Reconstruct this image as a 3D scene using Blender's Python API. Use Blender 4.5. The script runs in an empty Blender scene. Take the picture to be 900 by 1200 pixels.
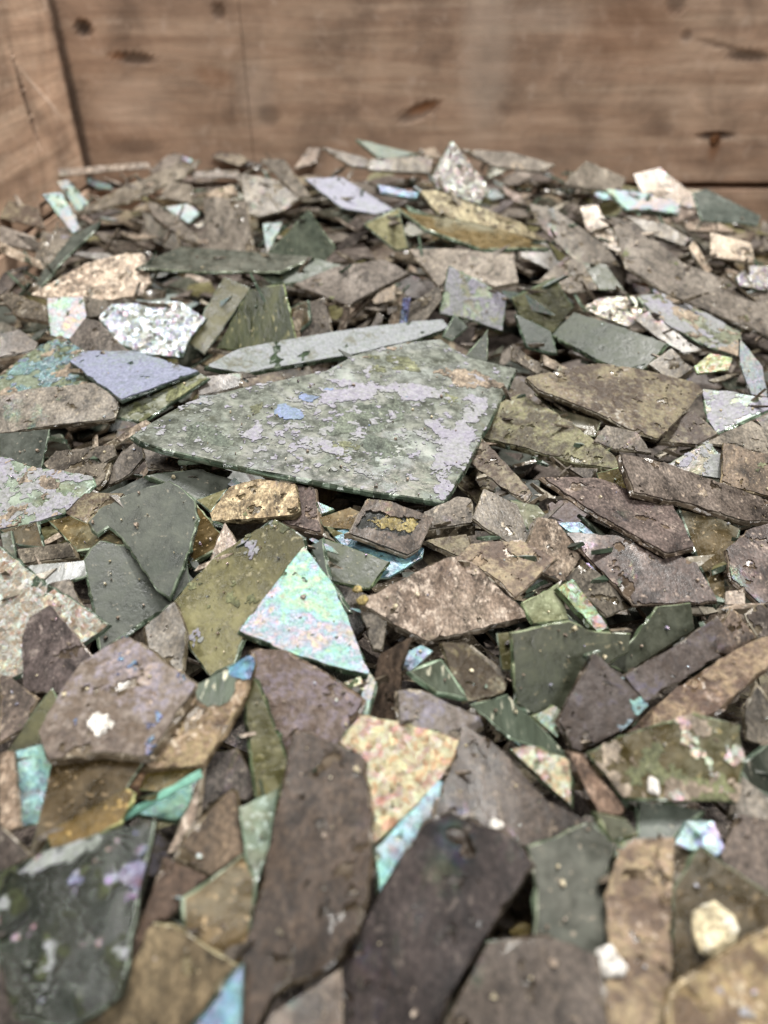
import bpy, math, random
import numpy as np
from mathutils import Vector, Matrix, noise as mnoise

# ------------------------------------------------------------------ camera, light, exposure
sc = bpy.context.scene
COL = sc.collection
FPX, CX, CY = 866.0, 450.0, 600.0            # photograph 900 x 1200
PITCH = math.radians(36.6)
CAM = np.array([0.0, 0.0, 0.30])
FW = np.array([0, math.cos(PITCH), -math.sin(PITCH)])
UP = np.array([0, math.sin(PITCH), math.cos(PITCH)])
RT = np.array([1.0, 0, 0])

cd = bpy.data.cameras.new('camera')
cam = bpy.data.objects.new('camera', cd)
COL.objects.link(cam)
cam.location = CAM
cam.rotation_euler = (math.pi / 2 - PITCH, 0, 0)
cd.sensor_fit = 'VERTICAL'
cd.sensor_height = 36.0
cd.sensor_width = 27.0
cd.lens = FPX / 1200 * 36.0
cd.clip_start, cd.clip_end = 0.005, 20
cd.dof.use_dof = True
cd.dof.focus_distance = 0.262
cd.dof.aperture_fstop = 8.4
cd.dof.aperture_blades = 0
sc.camera = cam

w = bpy.data.worlds.new('World')
sc.world = w
w.use_nodes = True
w.node_tree.nodes['Background'].inputs['Color'].default_value = (0.95, 0.97, 1.0, 1)
w.node_tree.nodes['Background'].inputs['Strength'].default_value = 0.022


def area(name, loc, target, size, power, col=(1, 0.99, 0.972)):
    l = bpy.data.lights.new(name, 'AREA')
    l.shape = 'RECTANGLE'
    l.size, l.size_y = size
    l.energy = power
    l.color = col
    o = bpy.data.objects.new(name, l)
    COL.objects.link(o)
    o.location = loc
    d = Vector(target) - Vector(loc)
    o.rotation_euler = d.to_track_quat('-Z', 'Y').to_euler()
    return o


area('ceiling_or_fill_light', (-0.1, 0.80, 1.9), (0.0, 0.35, 0.15), (0.9, 0.22), 28)
area('ceiling_or_fill_light', (-0.75, 0.0, 1.9), (0.0, 0.4, 0.15), (0.7, 0.20), 8)
area('ceiling_or_fill_light', (0.6, -1.1, 1.9), (0.0, 0.6, 0.2), (0.9, 0.3), 36)  # unseen fill light added high in front to brighten the back wall
area('added_glint_light', (0.28, 0.85, 1.45), (0.0, 0.4, 0.15), (0.05, 0.05), 21, (1, 0.97, 0.92))  # unseen small light added for crisp glints and stronger contrast

sc.view_settings.view_transform = 'Standard'
sc.view_settings.look = 'None'
sc.view_settings.exposure = 0.0
sc.view_settings.gamma = 1.0
sc.cycles.use_denoising = True
sc.cycles.max_bounces = 8
sc.cycles.transmission_bounces = 6
sc.cycles.caustics_reflective = False
sc.cycles.caustics_refractive = False

rng = random.Random(7)
nrg = np.random.default_rng(11)


# ------------------------------------------------------------------ materials
class NT:
    def __init__(self, name):
        self.m = bpy.data.materials.new(name)
        self.m.use_nodes = True
        self.t = self.m.node_tree
        self.b = self.t.nodes['Principled BSDF']

    def n(self, typ, **kw):
        x = self.t.nodes.new('ShaderNode' + typ)
        for k, v in kw.items():
            if k.startswith('i_'):
                x.inputs[k[2:].replace('_', ' ')].default_value = v
            else:
                setattr(x, k, v)
        return x

    def l(self, a, b):
        self.t.links.new(a, b)

    def coords(self, scale=(1, 1, 1)):
        tc = self.n('TexCoord')
        oi = self.n('ObjectInfo')
        mp = self.n('Mapping')
        mp.inputs['Scale'].default_value = scale
        cx = self.n('CombineXYZ')
        mu = self.n('Math', operation='MULTIPLY')
        mu.inputs[1].default_value = 37.0
        self.l(oi.outputs['Random'], mu.inputs[0])
        self.l(mu.outputs[0], cx.inputs['X'])
        self.l(mu.outputs[0], cx.inputs['Z'])
        self.l(tc.outputs['Object'], mp.inputs['Vector'])
        ad = self.n('VectorMath', operation='ADD')
        self.l(mp.outputs['Vector'], ad.inputs[0])
        self.l(cx.outputs[0], ad.inputs[1])
        self.oi = oi
        return ad.outputs[0]

    def noise(self, vec, scale, detail=6, rough=0.6, dist=0.0):
        x = self.n('TexNoise')
        x.inputs['Scale'].default_value = scale
        x.inputs['Detail'].default_value = detail
        x.inputs['Roughness'].default_value = rough
        x.inputs['Distortion'].default_value = dist
        self.l(vec, x.inputs['Vector'])
        return x.outputs['Fac']

    def ramp(self, fac, stops, interp='LINEAR'):
        r = self.n('ValToRGB')
        e = r.color_ramp.elements
        r.color_ramp.interpolation = interp
        while len(e) < len(stops):
            e.new(0.5)
        for el, (p, c) in zip(e, stops):
            el.position = p
            el.color = (c[0], c[1], c[2], 1) if hasattr(c, '__len__') else (c, c, c, 1)
        self.l(fac, r.inputs['Fac'])
        return r.outputs['Color']

    def mix(self, fac, a, b, mode='MIX'):
        x = self.n('Mix', data_type='RGBA', blend_type=mode)
        for sock, v in ((x.inputs['Factor'], fac), (x.inputs['A'], a), (x.inputs['B'], b)):
            if isinstance(v, (int, float)):
                sock.default_value = v
            elif isinstance(v, tuple):
                sock.default_value = (*v, 1) if len(v) == 3 else v
            else:
                self.l(v, sock)
        return x.outputs['Result']

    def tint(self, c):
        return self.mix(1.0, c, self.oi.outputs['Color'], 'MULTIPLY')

    def bump(self, h, strength, dist, normal=None):
        b = self.n('Bump')
        b.inputs['Strength'].default_value = strength
        b.inputs['Distance'].default_value = dist
        self.l(h, b.inputs['Height'])
        if normal is not None:
            self.l(normal, b.inputs['Normal'])
        return b.outputs['Normal']

    def out(self, color=None, rough=None, normal=None, **kw):
        b = self.b
        if color is not None:
            self.l(color, b.inputs['Base Color'])
        if rough is not None:
            if isinstance(rough, (int, float)):
                b.inputs['Roughness'].default_value = rough
            else:
                self.l(rough, b.inputs['Roughness'])
        if normal is not None:
            self.l(normal, b.inputs['Normal'])
        for k, v in kw.items():
            s = b.inputs[k.replace('_', ' ')]
            if isinstance(v, (int, float, tuple)):
                s.default_value = v
            else:
                self.l(v, s)
        return self.m


def crust(name, c, speck, spk=0.62, rough=0.52, rel=0.00025, streak=0.7, sheen=0.4):
    k = NT(name)
    v = k.coords((1, streak, 1))
    n1 = k.noise(v, 55, 9, 0.66, 0.4)
    n2 = k.noise(v, 330, 6, 0.7)
    n3 = k.noise(v, 1100, 3, 0.6)
    col = k.ramp(n1, [(0.28, c[0]), (0.47, c[1]), (0.60, c[2]), (0.74, c[3])])
    dk = k.ramp(k.noise(v, 140, 8, 0.72, 0.8), [(0.37, 0.20), (0.46, 0.75), (0.60, 1.28)])
    col = k.mix(0.85, col, dk, 'MULTIPLY')
    sp = k.ramp(n2, [(spk - 0.04, 0.0), (spk + 0.05, 1.0)])
    col = k.mix(sp, col, speck)
    fine = k.ramp(n3, [(0.34, 0.40), (0.50, 0.97), (0.66, 1.75)])
    col = k.mix(0.7, col, fine, 'MULTIPLY')
    grit = k.ramp(k.noise(v, 2100, 2, 0.5), [(0.67, 0.0), (0.73, 1.0)])
    col = k.mix(grit, col, speck)
    col = k.tint(col)
    nb = k.bump(n1, 0.6, rel * 3)
    nb = k.bump(n2, 0.65, rel * 1.3, nb)
    nb = k.bump(n3, 0.5, rel * 0.5, nb)
    rg = k.ramp(n2, [(0.35, rough - 0.2), (0.65, rough + 0.15)])
    gl = k.ramp(k.noise(v, 38, 5, 0.6, 0.5), [(0.46, 0.02), (0.64, 0.42)])
    k.out(col, rg, nb, Specular_IOR_Level=0.2, Coat_Weight=gl, Coat_Roughness=0.2, Coat_Normal=nb)
    if sheen > 0:
        p2_ = k.n('BsdfPrincipled')
        k.l(col, p2_.inputs['Base Color'])
        k.l(nb, p2_.inputs['Normal'])
        p2_.inputs['Roughness'].default_value = 0.27
        p2_.inputs['IOR'].default_value = 1.6
        p2_.inputs['Thin Film IOR'].default_value = 1.85
        hue = k.noise(v, 70, 6, 0.62, 0.8)
        mr = k.n('MapRange')
        k.l(hue, mr.inputs['Value'])
        mr.inputs['From Min'].default_value = 0.3
        mr.inputs['From Max'].default_value = 0.7
        mr.inputs['To Min'].default_value = 190
        mr.inputs['To Max'].default_value = 470
        k.l(mr.outputs[0], p2_.inputs['Thin Film Thickness'])
        ms = k.n('MixShader')
        mk = k.ramp(k.noise(v, 60, 7, 0.68, 0.4), [(0.57, 0.0), (0.70, sheen)])
        k.l(mk, ms.inputs[0])
        k.l(k.b.outputs[0], ms.inputs[1])
        k.l(p2_.outputs[0], ms.inputs[2])
        k.l(ms.outputs[0], k.t.nodes['Material Output'].inputs['Surface'])
    return k.m


def film(name, stops, cell=420, metal=0.25, rough=0.3, facet=0.55, dirt=(0.13, 0.10, 0.075), dirt_lo=0.40, ior=1.7, fior=2.1, fsc=75, lum=1.0, th0=220, th1=470):
    """flaking layered glass skin: thin-film interference over a pearly base, broken in tiny facets"""
    k = NT(name)
    v = k.coords()
    n0 = k.noise(v, 38, 7, 0.65, 0.7)
    n1 = k.noise(v, fsc * 0.5, 5, 0.50, 0.8)
    n4 = k.noise(v, 260, 6, 0.68, 0.4)
    vo = k.n('TexVoronoi')
    vo.inputs['Scale'].default_value = cell
    vo.inputs['Randomness'].default_value = 1
    k.l(v, vo.inputs['Vector'])
    sep = k.n('SeparateColor')
    k.l(vo.outputs['Color'], sep.inputs[0])
    n5 = k.mix(0.38, n1, k.noise(v, 420, 5, 0.65, 0.5))
    a = k.n('Math', operation='MULTIPLY_ADD')
    k.l(sep.outputs[0], a.inputs[0])
    a.inputs[1].default_value = 0.10
    k.l(n5, a.inputs[2])
    s = k.n('Math', operation='SUBTRACT')
    k.l(a.outputs[0], s.inputs[0])
    s.inputs[1].default_value = 0.05
    col = k.ramp(s.outputs[0], stops)
    dm = k.ramp(k.mix(0.45, n0, n4), [(dirt_lo - 0.04, 1.0), (dirt_lo + 0.04, 0.0)])
    col = k.mix(dm, col, dirt)
    n2 = k.noise(v, 700, 4, 0.7)
    fine = k.ramp(n2, [(0.34, 0.4), (0.5, 0.95), (0.66, 1.5)])
    col = k.tint(k.mix(0.5, col, fine, 'MULTIPLY'))
    col = k.mix(1.0, col, (lum, lum, lum), 'MULTIPLY')
    # facet normal
    ge = k.n('NewGeometry')
    sb = k.n('VectorMath', operation='SUBTRACT')
    k.l(vo.outputs['Color'], sb.inputs[0])
    sb.inputs[1].default_value = (0.5, 0.5, 0.5)
    ml = k.n('VectorMath', operation='SCALE')
    k.l(sb.outputs[0], ml.inputs[0])
    ml.inputs['Scale'].default_value = facet
    ad = k.n('VectorMath', operation='ADD')
    k.l(ge.outputs['Normal'], ad.inputs[0])
    k.l(ml.outputs[0], ad.inputs[1])
    no = k.n('VectorMath', operation='NORMALIZE')
    k.l(ad.outputs[0], no.inputs[0])
    nb = k.bump(n4, 0.7, 0.0011, no.outputs[0])
    nb = k.bump(n2, 0.5, 0.0004, nb)
    th = k.n('MapRange')
    k.l(n5, th.inputs['Value'])
    th.inputs['From Min'].default_value = 0.3
    th.inputs['From Max'].default_value = 0.7
    th.inputs['To Min'].default_value = th0
    th.inputs['To Max'].default_value = th1
    return k.out(col, rough, nb, Metallic=metal, IOR=ior, Specular_IOR_Level=0.5 if fior > 1.6 else 0.3, Thin_Film_Thickness=th.outputs[0] if fior > 1.6 else 0.0, Thin_Film_IOR=fior)


def glass(name, c, rough=0.32, trans=0.0, dust=(0.21, 0.185, 0.14), dustlo=0.60, blot=0.6, filmy=0.0, scr=1.0, facet=0.0):
    k = NT(name)
    v = k.coords((1, scr, 1))
    n1 = k.noise(v, 30, 8, 0.62, 0.5)
    n2 = k.noise(v, 170, 7, 0.7, 0.3)
    n3 = k.noise(v, 620, 3, 0.55)
    col = k.ramp(n1, [(0.30, c[0]), (0.48, c[1]), (0.66, c[2])])
    col = k.mix(blot, col, k.ramp(n2, [(0.36, 0.45), (0.5, 0.95), (0.64, 1.4)]), 'MULTIPLY')
    dm = k.ramp(n3, [(dustlo, 0.0), (dustlo + 0.06, 1.0)])
    dm2 = k.ramp(n2, [(dustlo - 0.02, 0.0), (dustlo + 0.08, 0.28)])
    d = k.mix(1.0, dm, dm2, 'LIGHTEN')
    col = k.tint(k.mix(d, col, dust))
    fn = None
    if facet > 0:
        vo = k.n('TexVoronoi')
        vo.inputs['Scale'].default_value = 300
        k.l(v, vo.inputs['Vector'])
        sb = k.n('VectorMath', operation='SUBTRACT')
        k.l(vo.outputs['Color'], sb.inputs[0])
        sb.inputs[1].default_value = (0.5, 0.5, 0.5)
        ml = k.n('VectorMath', operation='SCALE')
        k.l(sb.outputs[0], ml.inputs[0])
        ml.inputs['Scale'].default_value = facet
        ad = k.n('VectorMath', operation='ADD')
        k.l(k.n('NewGeometry').outputs['Normal'], ad.inputs[0])
        k.l(ml.outputs[0], ad.inputs[1])
        no = k.n('VectorMath', operation='NORMALIZE')
        k.l(ad.outputs[0], no.inputs[0])
        fn = no.outputs[0]
    nb = k.bump(n2, 0.35, 0.0007, fn)
    nb = k.bump(n3, 0.4, 0.0003, nb)
    rg = k.ramp(n2, [(0.35, rough - 0.12), (0.62, rough + (0.22 if trans < 0.9 else -0.08))])
    kw = {}
    if trans > 0:
        tm = k.ramp(d, [(0.0, trans), (0.8, trans * 0.15)])
        kw['Transmission_Weight'] = tm
    if filmy > 0:
        th = k.n('MapRange')
        k.l(n1, th.inputs['Value'])
        th.inputs['From Min'].default_value = 0.3
        th.inputs['From Max'].default_value = 0.7
        th.inputs['To Min'].default_value = 150
        th.inputs['To Max'].default_value = 620
        kw['Thin_Film_Thickness'] = th.outputs[0]
        kw['Thin_Film_IOR'] = filmy
    return k.out(col, rg, nb, IOR=1.52, Specular_IOR_Level=0.5 if (facet > 0 or trans > 0.5) else 0.34, **kw)


M = {}
# brown weathering crusts
M['br'] = crust('brown_crust', [(0.062, 0.051, 0.042), (0.128, 0.109, 0.090), (0.180, 0.156, 0.131), (0.28, 0.248, 0.21)],
                (0.33, 0.28, 0.22), 0.64)
M['bd'] = crust('dark_crust', [(0.034, 0.027, 0.023), (0.075, 0.061, 0.053), (0.118, 0.098, 0.085), (0.19, 0.160, 0.135)],
                (0.27, 0.235, 0.195), 0.62)
M['bs'] = crust('speckled_crust', [(0.13, 0.095, 0.070), (0.22, 0.170, 0.130), (0.30, 0.24, 0.185), (0.42, 0.35, 0.27)],
                (0.50, 0.42, 0.34), 0.56, 0.5, 0.00035)
M['bw'] = crust('streaked_crust', [(0.06, 0.045, 0.034), (0.115, 0.086, 0.065), (0.15, 0.115, 0.088), (0.22, 0.17, 0.13)],
                (0.26, 0.21, 0.16), 0.66, 0.6, 0.0003, 0.62, sheen=0.1)
M['mx'] = film('mixed_crust', [(0.24, (0.06, 0.047, 0.037)), (0.40, (0.15, 0.12, 0.085)), (0.50, (0.23, 0.20, 0.13)),
                               (0.58, (0.18, 0.135, 0.10)), (0.66, (0.42, 0.40, 0.36)), (0.74, (0.35, 0.24, 0.26)), (0.8, (0.25, 0.33, 0.3))],
               900, 0.0, 0.45, 0.30, (0.075, 0.055, 0.042), 0.50, 1.5, 1.42)
M['mp'] = film('violet_brown_crust', [(0.24, (0.05, 0.042, 0.042)), (0.42, (0.125, 0.102, 0.085)), (0.52, (0.18, 0.155, 0.135)),
                                      (0.60, (0.19, 0.175, 0.21)), (0.68, (0.33, 0.27, 0.23)), (0.78, (0.27, 0.31, 0.36))],
               700, 0.0, 0.40, 0.22, (0.11, 0.085, 0.065), 0.47, 1.5, 1.45)
# iridescent skins
M['ir'] = film('pearl_skin', [(0.26, (0.46, 0.60, 0.66)), (0.38, (0.56, 0.66, 0.60)), (0.46, (0.46, 0.62, 0.54)), (0.54, (0.62, 0.66, 0.60)),
                              (0.62, (0.66, 0.64, 0.66)), (0.70, (0.66, 0.48, 0.62)), (0.80, (0.70, 0.66, 0.56))],
               1100, 0.05, 0.34, 0.20, (0.30, 0.33, 0.22), 0.36, 1.55, 1.80, 130, 0.50, 230, 450)
M['iw'] = film('sparkling_skin', [(0.24, (0.20, 0.26, 0.20)), (0.38, (0.60, 0.60, 0.58)), (0.46, (0.80, 0.76, 0.55)), (0.52, (0.80, 0.80, 0.84)),
                                  (0.58, (0.60, 0.52, 0.78)), (0.66, (0.78, 0.55, 0.46)), (0.74, (0.30, 0.52, 0.80)), (0.8, (0.8, 0.8, 0.8))],
               520, 0.30, 0.2, 0.9, (0.13, 0.14, 0.10), 0.42, 1.6, 1.9, 420, 0.66, 220, 460)
M['io'] = film('gold_skin', [(0.26, (0.40, 0.27, 0.16)), (0.38, (0.64, 0.47, 0.30)), (0.46, (0.74, 0.62, 0.46)), (0.53, (0.78, 0.73, 0.68)),
                             (0.60, (0.70, 0.44, 0.34)), (0.67, (0.70, 0.62, 0.64)), (0.75, (0.55, 0.42, 0.60)), (0.8, (0.52, 0.56, 0.48))],
               700, 0.15, 0.24, 0.65, (0.40, 0.27, 0.17), 0.38, 1.55, 1.8, 520, 0.50, 260, 460)
M['ib'] = film('blue_skin', [(0.24, (0.06, 0.09, 0.10)), (0.40, (0.16, 0.26, 0.30)), (0.48, (0.24, 0.44, 0.46)), (0.54, (0.34, 0.52, 0.44)),
                             (0.62, (0.30, 0.30, 0.52)), (0.70, (0.42, 0.44, 0.56)), (0.78, (0.22, 0.45, 0.66))],
               500, 0.15, 0.26, 0.28, (0.10, 0.10, 0.085), 0.44, 1.6, 1.75, 160, 0.55)
M['lv'] = film('lavender_skin', [(0.26, (0.22, 0.25, 0.24)), (0.42, (0.34, 0.36, 0.40)), (0.52, (0.42, 0.42, 0.52)), (0.62, (0.36, 0.40, 0.38)),
                                 (0.74, (0.50, 0.50, 0.62))], 600, 0.0, 0.35, 0.10, (0.20, 0.19, 0.15), 0.42, 1.5, 1.4)
# glasses
M['gg'] = glass('grey_green_glass', [(0.038, 0.046, 0.038), (0.058, 0.065, 0.054), (0.085, 0.090, 0.077)], 0.36, 0.0, (0.19, 0.175, 0.14), 0.645, 0.7)
M['go'] = glass('olive_glass', [(0.040, 0.036, 0.012), (0.105, 0.096, 0.038), (0.23, 0.215, 0.115)], 0.26, 0.15, (0.22, 0.2, 0.125), 0.60, 0.75)
M['ga'] = glass('amber_glass', [(0.047, 0.036, 0.015), (0.102, 0.072, 0.030), (0.136, 0.128, 0.093)], 0.26, 0.3, (0.26, 0.2, 0.12), 0.62, 0.8)
M['gp'] = glass('patina_glass', [(0.082, 0.092, 0.061), (0.135, 0.141, 0.105), (0.184, 0.197, 0.168)], 0.28, 0.0, (0.27, 0.28, 0.255), 0.575, 0.9, 1.455)
M['gh'] = glass('flaked_pane_glass', [(0.090, 0.095, 0.068), (0.165, 0.175, 0.150), (0.27, 0.285, 0.262)], 0.20, 0.0, (0.25, 0.265, 0.23), 0.60, 0.95, 1.44)
M['dk'] = glass('dark_glass', [(0.012, 0.016, 0.012), (0.035, 0.040, 0.030), (0.085, 0.085, 0.065)], 0.16, 0.0, (0.22, 0.2, 0.16), 0.62, 0.8, 0.0, 0.3)
M['gc'] = glass('clear_glass', [(0.16, 0.19, 0.14), (0.30, 0.35, 0.28), (0.45, 0.50, 0.42)], 0.13, 0.96, (0.24, 0.25, 0.21), 0.66, 0.2, 0.0)
M['edge'] = glass('glass_edge', [(0.035, 0.050, 0.034), (0.085, 0.12, 0.082), (0.20, 0.26, 0.19)], 0.15, 0.25, (0.36, 0.36, 0.29), 0.63, 0.5, facet=1.1)
M['edge_br'] = glass('crusted_edge', [(0.035, 0.028, 0.02), (0.10, 0.080, 0.055), (0.22, 0.18, 0.13)], 0.2, 0.0, (0.40, 0.35, 0.28), 0.61, 0.7, facet=1.1)
M['tq'] = glass('turquoise_edge', [(0.16, 0.42, 0.32), (0.26, 0.56, 0.45), (0.40, 0.68, 0.58)], 0.25, 0.1, (0.4, 0.55, 0.48), 0.66, 0.5)
M['rim'] = glass('lit_chipped_rim', [(0.10, 0.088, 0.062), (0.24, 0.21, 0.16), (0.42, 0.38, 0.31)], 0.18, 0.0, (0.55, 0.50, 0.42), 0.60, 0.7, facet=1.1)  # pale bevel colour paints in the light a chipped edge catches
M['rim_g'] = glass('lit_chipped_green_rim', [(0.09, 0.11, 0.08), (0.20, 0.24, 0.18), (0.36, 0.42, 0.34)], 0.16, 0.0, (0.52, 0.56, 0.48), 0.62, 0.6, facet=1.1)  # same painted edge light on the bevel of green glass
# flaking layers
M['fl'] = film('lavender_flake', [(0.25, (0.30, 0.32, 0.29)), (0.42, (0.40, 0.41, 0.39)), (0.52, (0.47, 0.46, 0.50)), (0.60, (0.42, 0.39, 0.48)),
                                  (0.70, (0.40, 0.45, 0.41)), (0.78, (0.52, 0.48, 0.50))], 900, 0.0, 0.45, 0.10, (0.40, 0.40, 0.38), 0.2, 1.5, 1.44, 75, 0.64)
M['ft'] = crust('tan_flake', [(0.12, 0.09, 0.066), (0.22, 0.175, 0.13), (0.29, 0.235, 0.175), (0.38, 0.31, 0.24)], (0.42, 0.36, 0.29), 0.62, 0.55, sheen=0.0)
M['fo'] = crust('moss_flake', [(0.05, 0.052, 0.025), (0.10, 0.105, 0.052), (0.16, 0.165, 0.085), (0.24, 0.25, 0.14)], (0.30, 0.30, 0.19), 0.64, 0.5, sheen=0.0)
M['fd'] = crust('dark_flake', [(0.05, 0.058, 0.048), (0.085, 0.095, 0.078), (0.115, 0.125, 0.1), (0.17, 0.175, 0.14)], (0.24, 0.24, 0.2), 0.66, 0.5, sheen=0.0)
M['fb'] = M['ib']
M['wh'] = crust('chalky_white', [(0.50, 0.47, 0.40), (0.64, 0.60, 0.54), (0.72, 0.68, 0.62), (0.80, 0.77, 0.72)], (0.84, 0.82, 0.78), 0.6, 0.5, 0.0005, sheen=0.0)
M['cr'] = crust('cream_nugget', [(0.42, 0.34, 0.20), (0.58, 0.50, 0.33), (0.66, 0.58, 0.42), (0.74, 0.68, 0.54)], (0.78, 0.74, 0.62), 0.6, 0.4, 0.0006, sheen=0.0)
M['ye'] = crust('yellow_grit', [(0.20, 0.15, 0.05), (0.34, 0.26, 0.10), (0.42, 0.33, 0.14), (0.52, 0.43, 0.22)], (0.58, 0.5, 0.3), 0.62, 0.5, sheen=0.0)


# ------------------------------------------------------------------ the shards seen in the photograph
# S(kind, outline in photograph pixels, label, bias: what lies over what, k: tilt towards the viewer in degrees, rz: sideways tilt)
SH = []


def S(kind, pts, label='', bias=0, k=None, side=None, t=None, tint=None, near=None, fl=None):
    p = np.array([[float(q) for q in s.split(',')] for s in pts.split()])
    SH.append(dict(kind=kind, p=p, label=label, bias=bias, k=k, side=side, t=t, tint=tint, near=near, fl=fl))


# --- far band under the plank
S('bs', '62,199 120,194 172,190 177,197 120,202 65,207', 'long thin shard lying edge-on below the crate corner, rim beaded with glints', k=60)
S('br', '88,250 133,225 207,193 233,188 213,208 150,236 117,245', 'long brown crusted blade rising toward the plank near the crate corner', near='the long brown blade by the crate corner', bias=10)
S('br', '175,200 197,182 213,181 203,197 182,205', 'small brown chip behind the long brown blade, against the plank')
S('ir', '67,213 80,211 104,238 92,248', 'pale mint pearly splinter leaning beside the long brown blade', k=45)
S('ir', '50,228 72,226 94,268 85,273', 'pale green pearly splinter with a rounded tip below the crate corner', k=45, bias=3)
S('mx', '0,233 43,243 52,267 0,255')
S('br', '0,265 40,278 45,294 0,285')
S('bs', '0,283 47,306 52,317 0,296', 'pale beaded edge of a shard at the crate side', k=50)
S('br', '40,307 50,272 82,277 78,292 57,313', 'brown chip half covered by a grey green splinter', k=40)
S('gg', '42,332 50,318 83,277 117,259 113,268 77,302 45,339', 'narrow grey green glass splinter standing over a brown chip', k=40, bias=8)
S('br', '173,238 183,239 227,272 231,284 217,281 180,254')
S('ir', '193,243 220,239 234,250 221,262')
S('br', '238,233 253,231 288,237 296,294 247,292', 'brown crusted rectangular shard standing upright, its top greenish', k=50)
S('br', '200,213 224,217 224,238 187,231')
S('br', '282,205 302,207 322,211 350,233 333,246 305,254 290,250', 'brown crusted shard leaning over a dark hollow', k=35)
S('br', '220,201 277,199 284,208 227,208', k=40)
S('bs', '237,227 273,217 278,229 250,234')
S('bs', '38,345 100,310 147,297 168,298 176,332 165,346 120,353 70,352', 'broad knobbly light brown shard below the grey green splinter', near='the broad knobbly light brown shard')
S('gg', '160,314 180,303 213,289 300,295 366,301 327,318 240,318', 'long smooth grey slab with a pointed tip, bridging a hollow', bias=40, k=16, tint=(1.15, 1.08, 1.0), near='the long smooth grey slab', t=0.0032)
S('gg', '312,300 361,246 393,290 380,306', 'pale green triangular glass shard standing on its edge behind the grey slab', k=60, tint=(1.25, 1.35, 1.1))
S('gg', '300,318 365,302 420,315 397,329 320,332', 'greenish glass slab lying under the long smooth grey slab', bias=12, tint=(0.95, 1.05, 0.85))
S('ir', '308,263 331,261 321,283 313,298', k=45)
S('br', '345,333 395,313 450,305 478,320 407,357', 'brown topped slab roofing a dark hollow of upright shards', bias=60, k=14, near='the brown slab over the dark hollow', t=0.004)
S('go', '427,263 467,244 478,290 464,293', 'yellow green glass shard with a bright glint', k=45)
S('lv', '358,210 400,208 460,245 440,251 400,243', 'pale lavender skinned shard sloping below the plank', k=25, tint=(0.75, 0.73, 0.74))
S('br', '305,187 333,187 364,230 350,231')
S('br', '377,172 430,186 431,197 410,194')
S('ir', '417,163 487,180 447,188', tint=(0.9, 0.9, 0.8))
S('br', '433,187 507,182 503,203 433,199', k=30)
S('iw', '507,207 530,166 574,222 560,239 513,221', 'pale diamond shaped pearly shard standing on end near the plank', bias=22, k=55, near='the pale upright diamond shard', tint=(0.8, 0.72, 0.66))
S('br', '540,175 600,179 650,193 633,201 580,195')
S('ga', '468,244 513,252 600,272 642,290 563,291 500,268', 'long olive brown slab with a thick bright green edge', bias=8, k=16, tint=(1.7, 1.7, 1.6), near='the long olive slab', t=0.004)
S('bs', '493,223 513,224 610,262 642,284 583,269 513,251', tint=(0.95, 1.0, 0.8))
S('ib', '443,217 490,226 487,233 447,226', 'turquoise blue sliver glinting in a dark gap', k=40, tint=(0.5, 0.65, 0.75))
S('br', '480,293 533,292 600,300 606,331 580,336 530,321 515,336', 'wide brown shard below the long olive slab')
S('gp', '517,367 527,313 592,347 588,387 545,372', 'pale mint and white flaked shard standing against a brown one', k=50, fl=[('fl', 0.46)], near='the mint flaked shard', tint=(1.5, 1.55, 1.35))
S('br', '660,217 687,189 733,209 728,221 710,224')
S('bs', '743,205 773,197 814,230 814,244 773,238 753,228', 'light brown rounded shard propped against the plank, top edge glittering', k=40)
S('ir', '710,222 760,227 797,237 794,251 760,245 735,246', 'chalky white shard below the light brown rounded one', k=30, tint=(1.0, 0.97, 0.9))
S('gg', '813,226 827,221 891,253 888,263 823,258', 'pale grey pointed glass shard below the gap between planks', k=25, tint=(1.7, 1.7, 1.75))
S('br', '620,240 650,246 710,289 734,323 727,338 667,300 633,264', 'long brown shard sloping down between pale splinters')
S('bs', '680,243 700,241 731,298 713,291 687,268', tint=(1.1, 1.1, 1.05))
S('br', '717,256 745,262 800,309 905,348 905,396 780,343 735,312', 'very long flat brown bar of crusted glass', bias=20, near='the very long brown bar')
S('br', '733,253 780,263 808,280 800,288 760,274')
S('bs', '813,282 834,317 827,321 807,291', k=45)
S('bs', '833,273 880,286 884,308 833,301')
S('iw', '863,325 877,312 903,312 903,341 867,335', 'rounded white pearly lump beside the very long brown bar', k=30, tint=(1.0, 0.95, 0.95))
S('br', '633,328 663,301 684,310 700,338 667,344', 'brown triangular chip beside an olive glass piece', k=35)
S('gg', '680,307 710,310 731,339 703,339', tint=(0.95, 0.95, 0.7))
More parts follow.
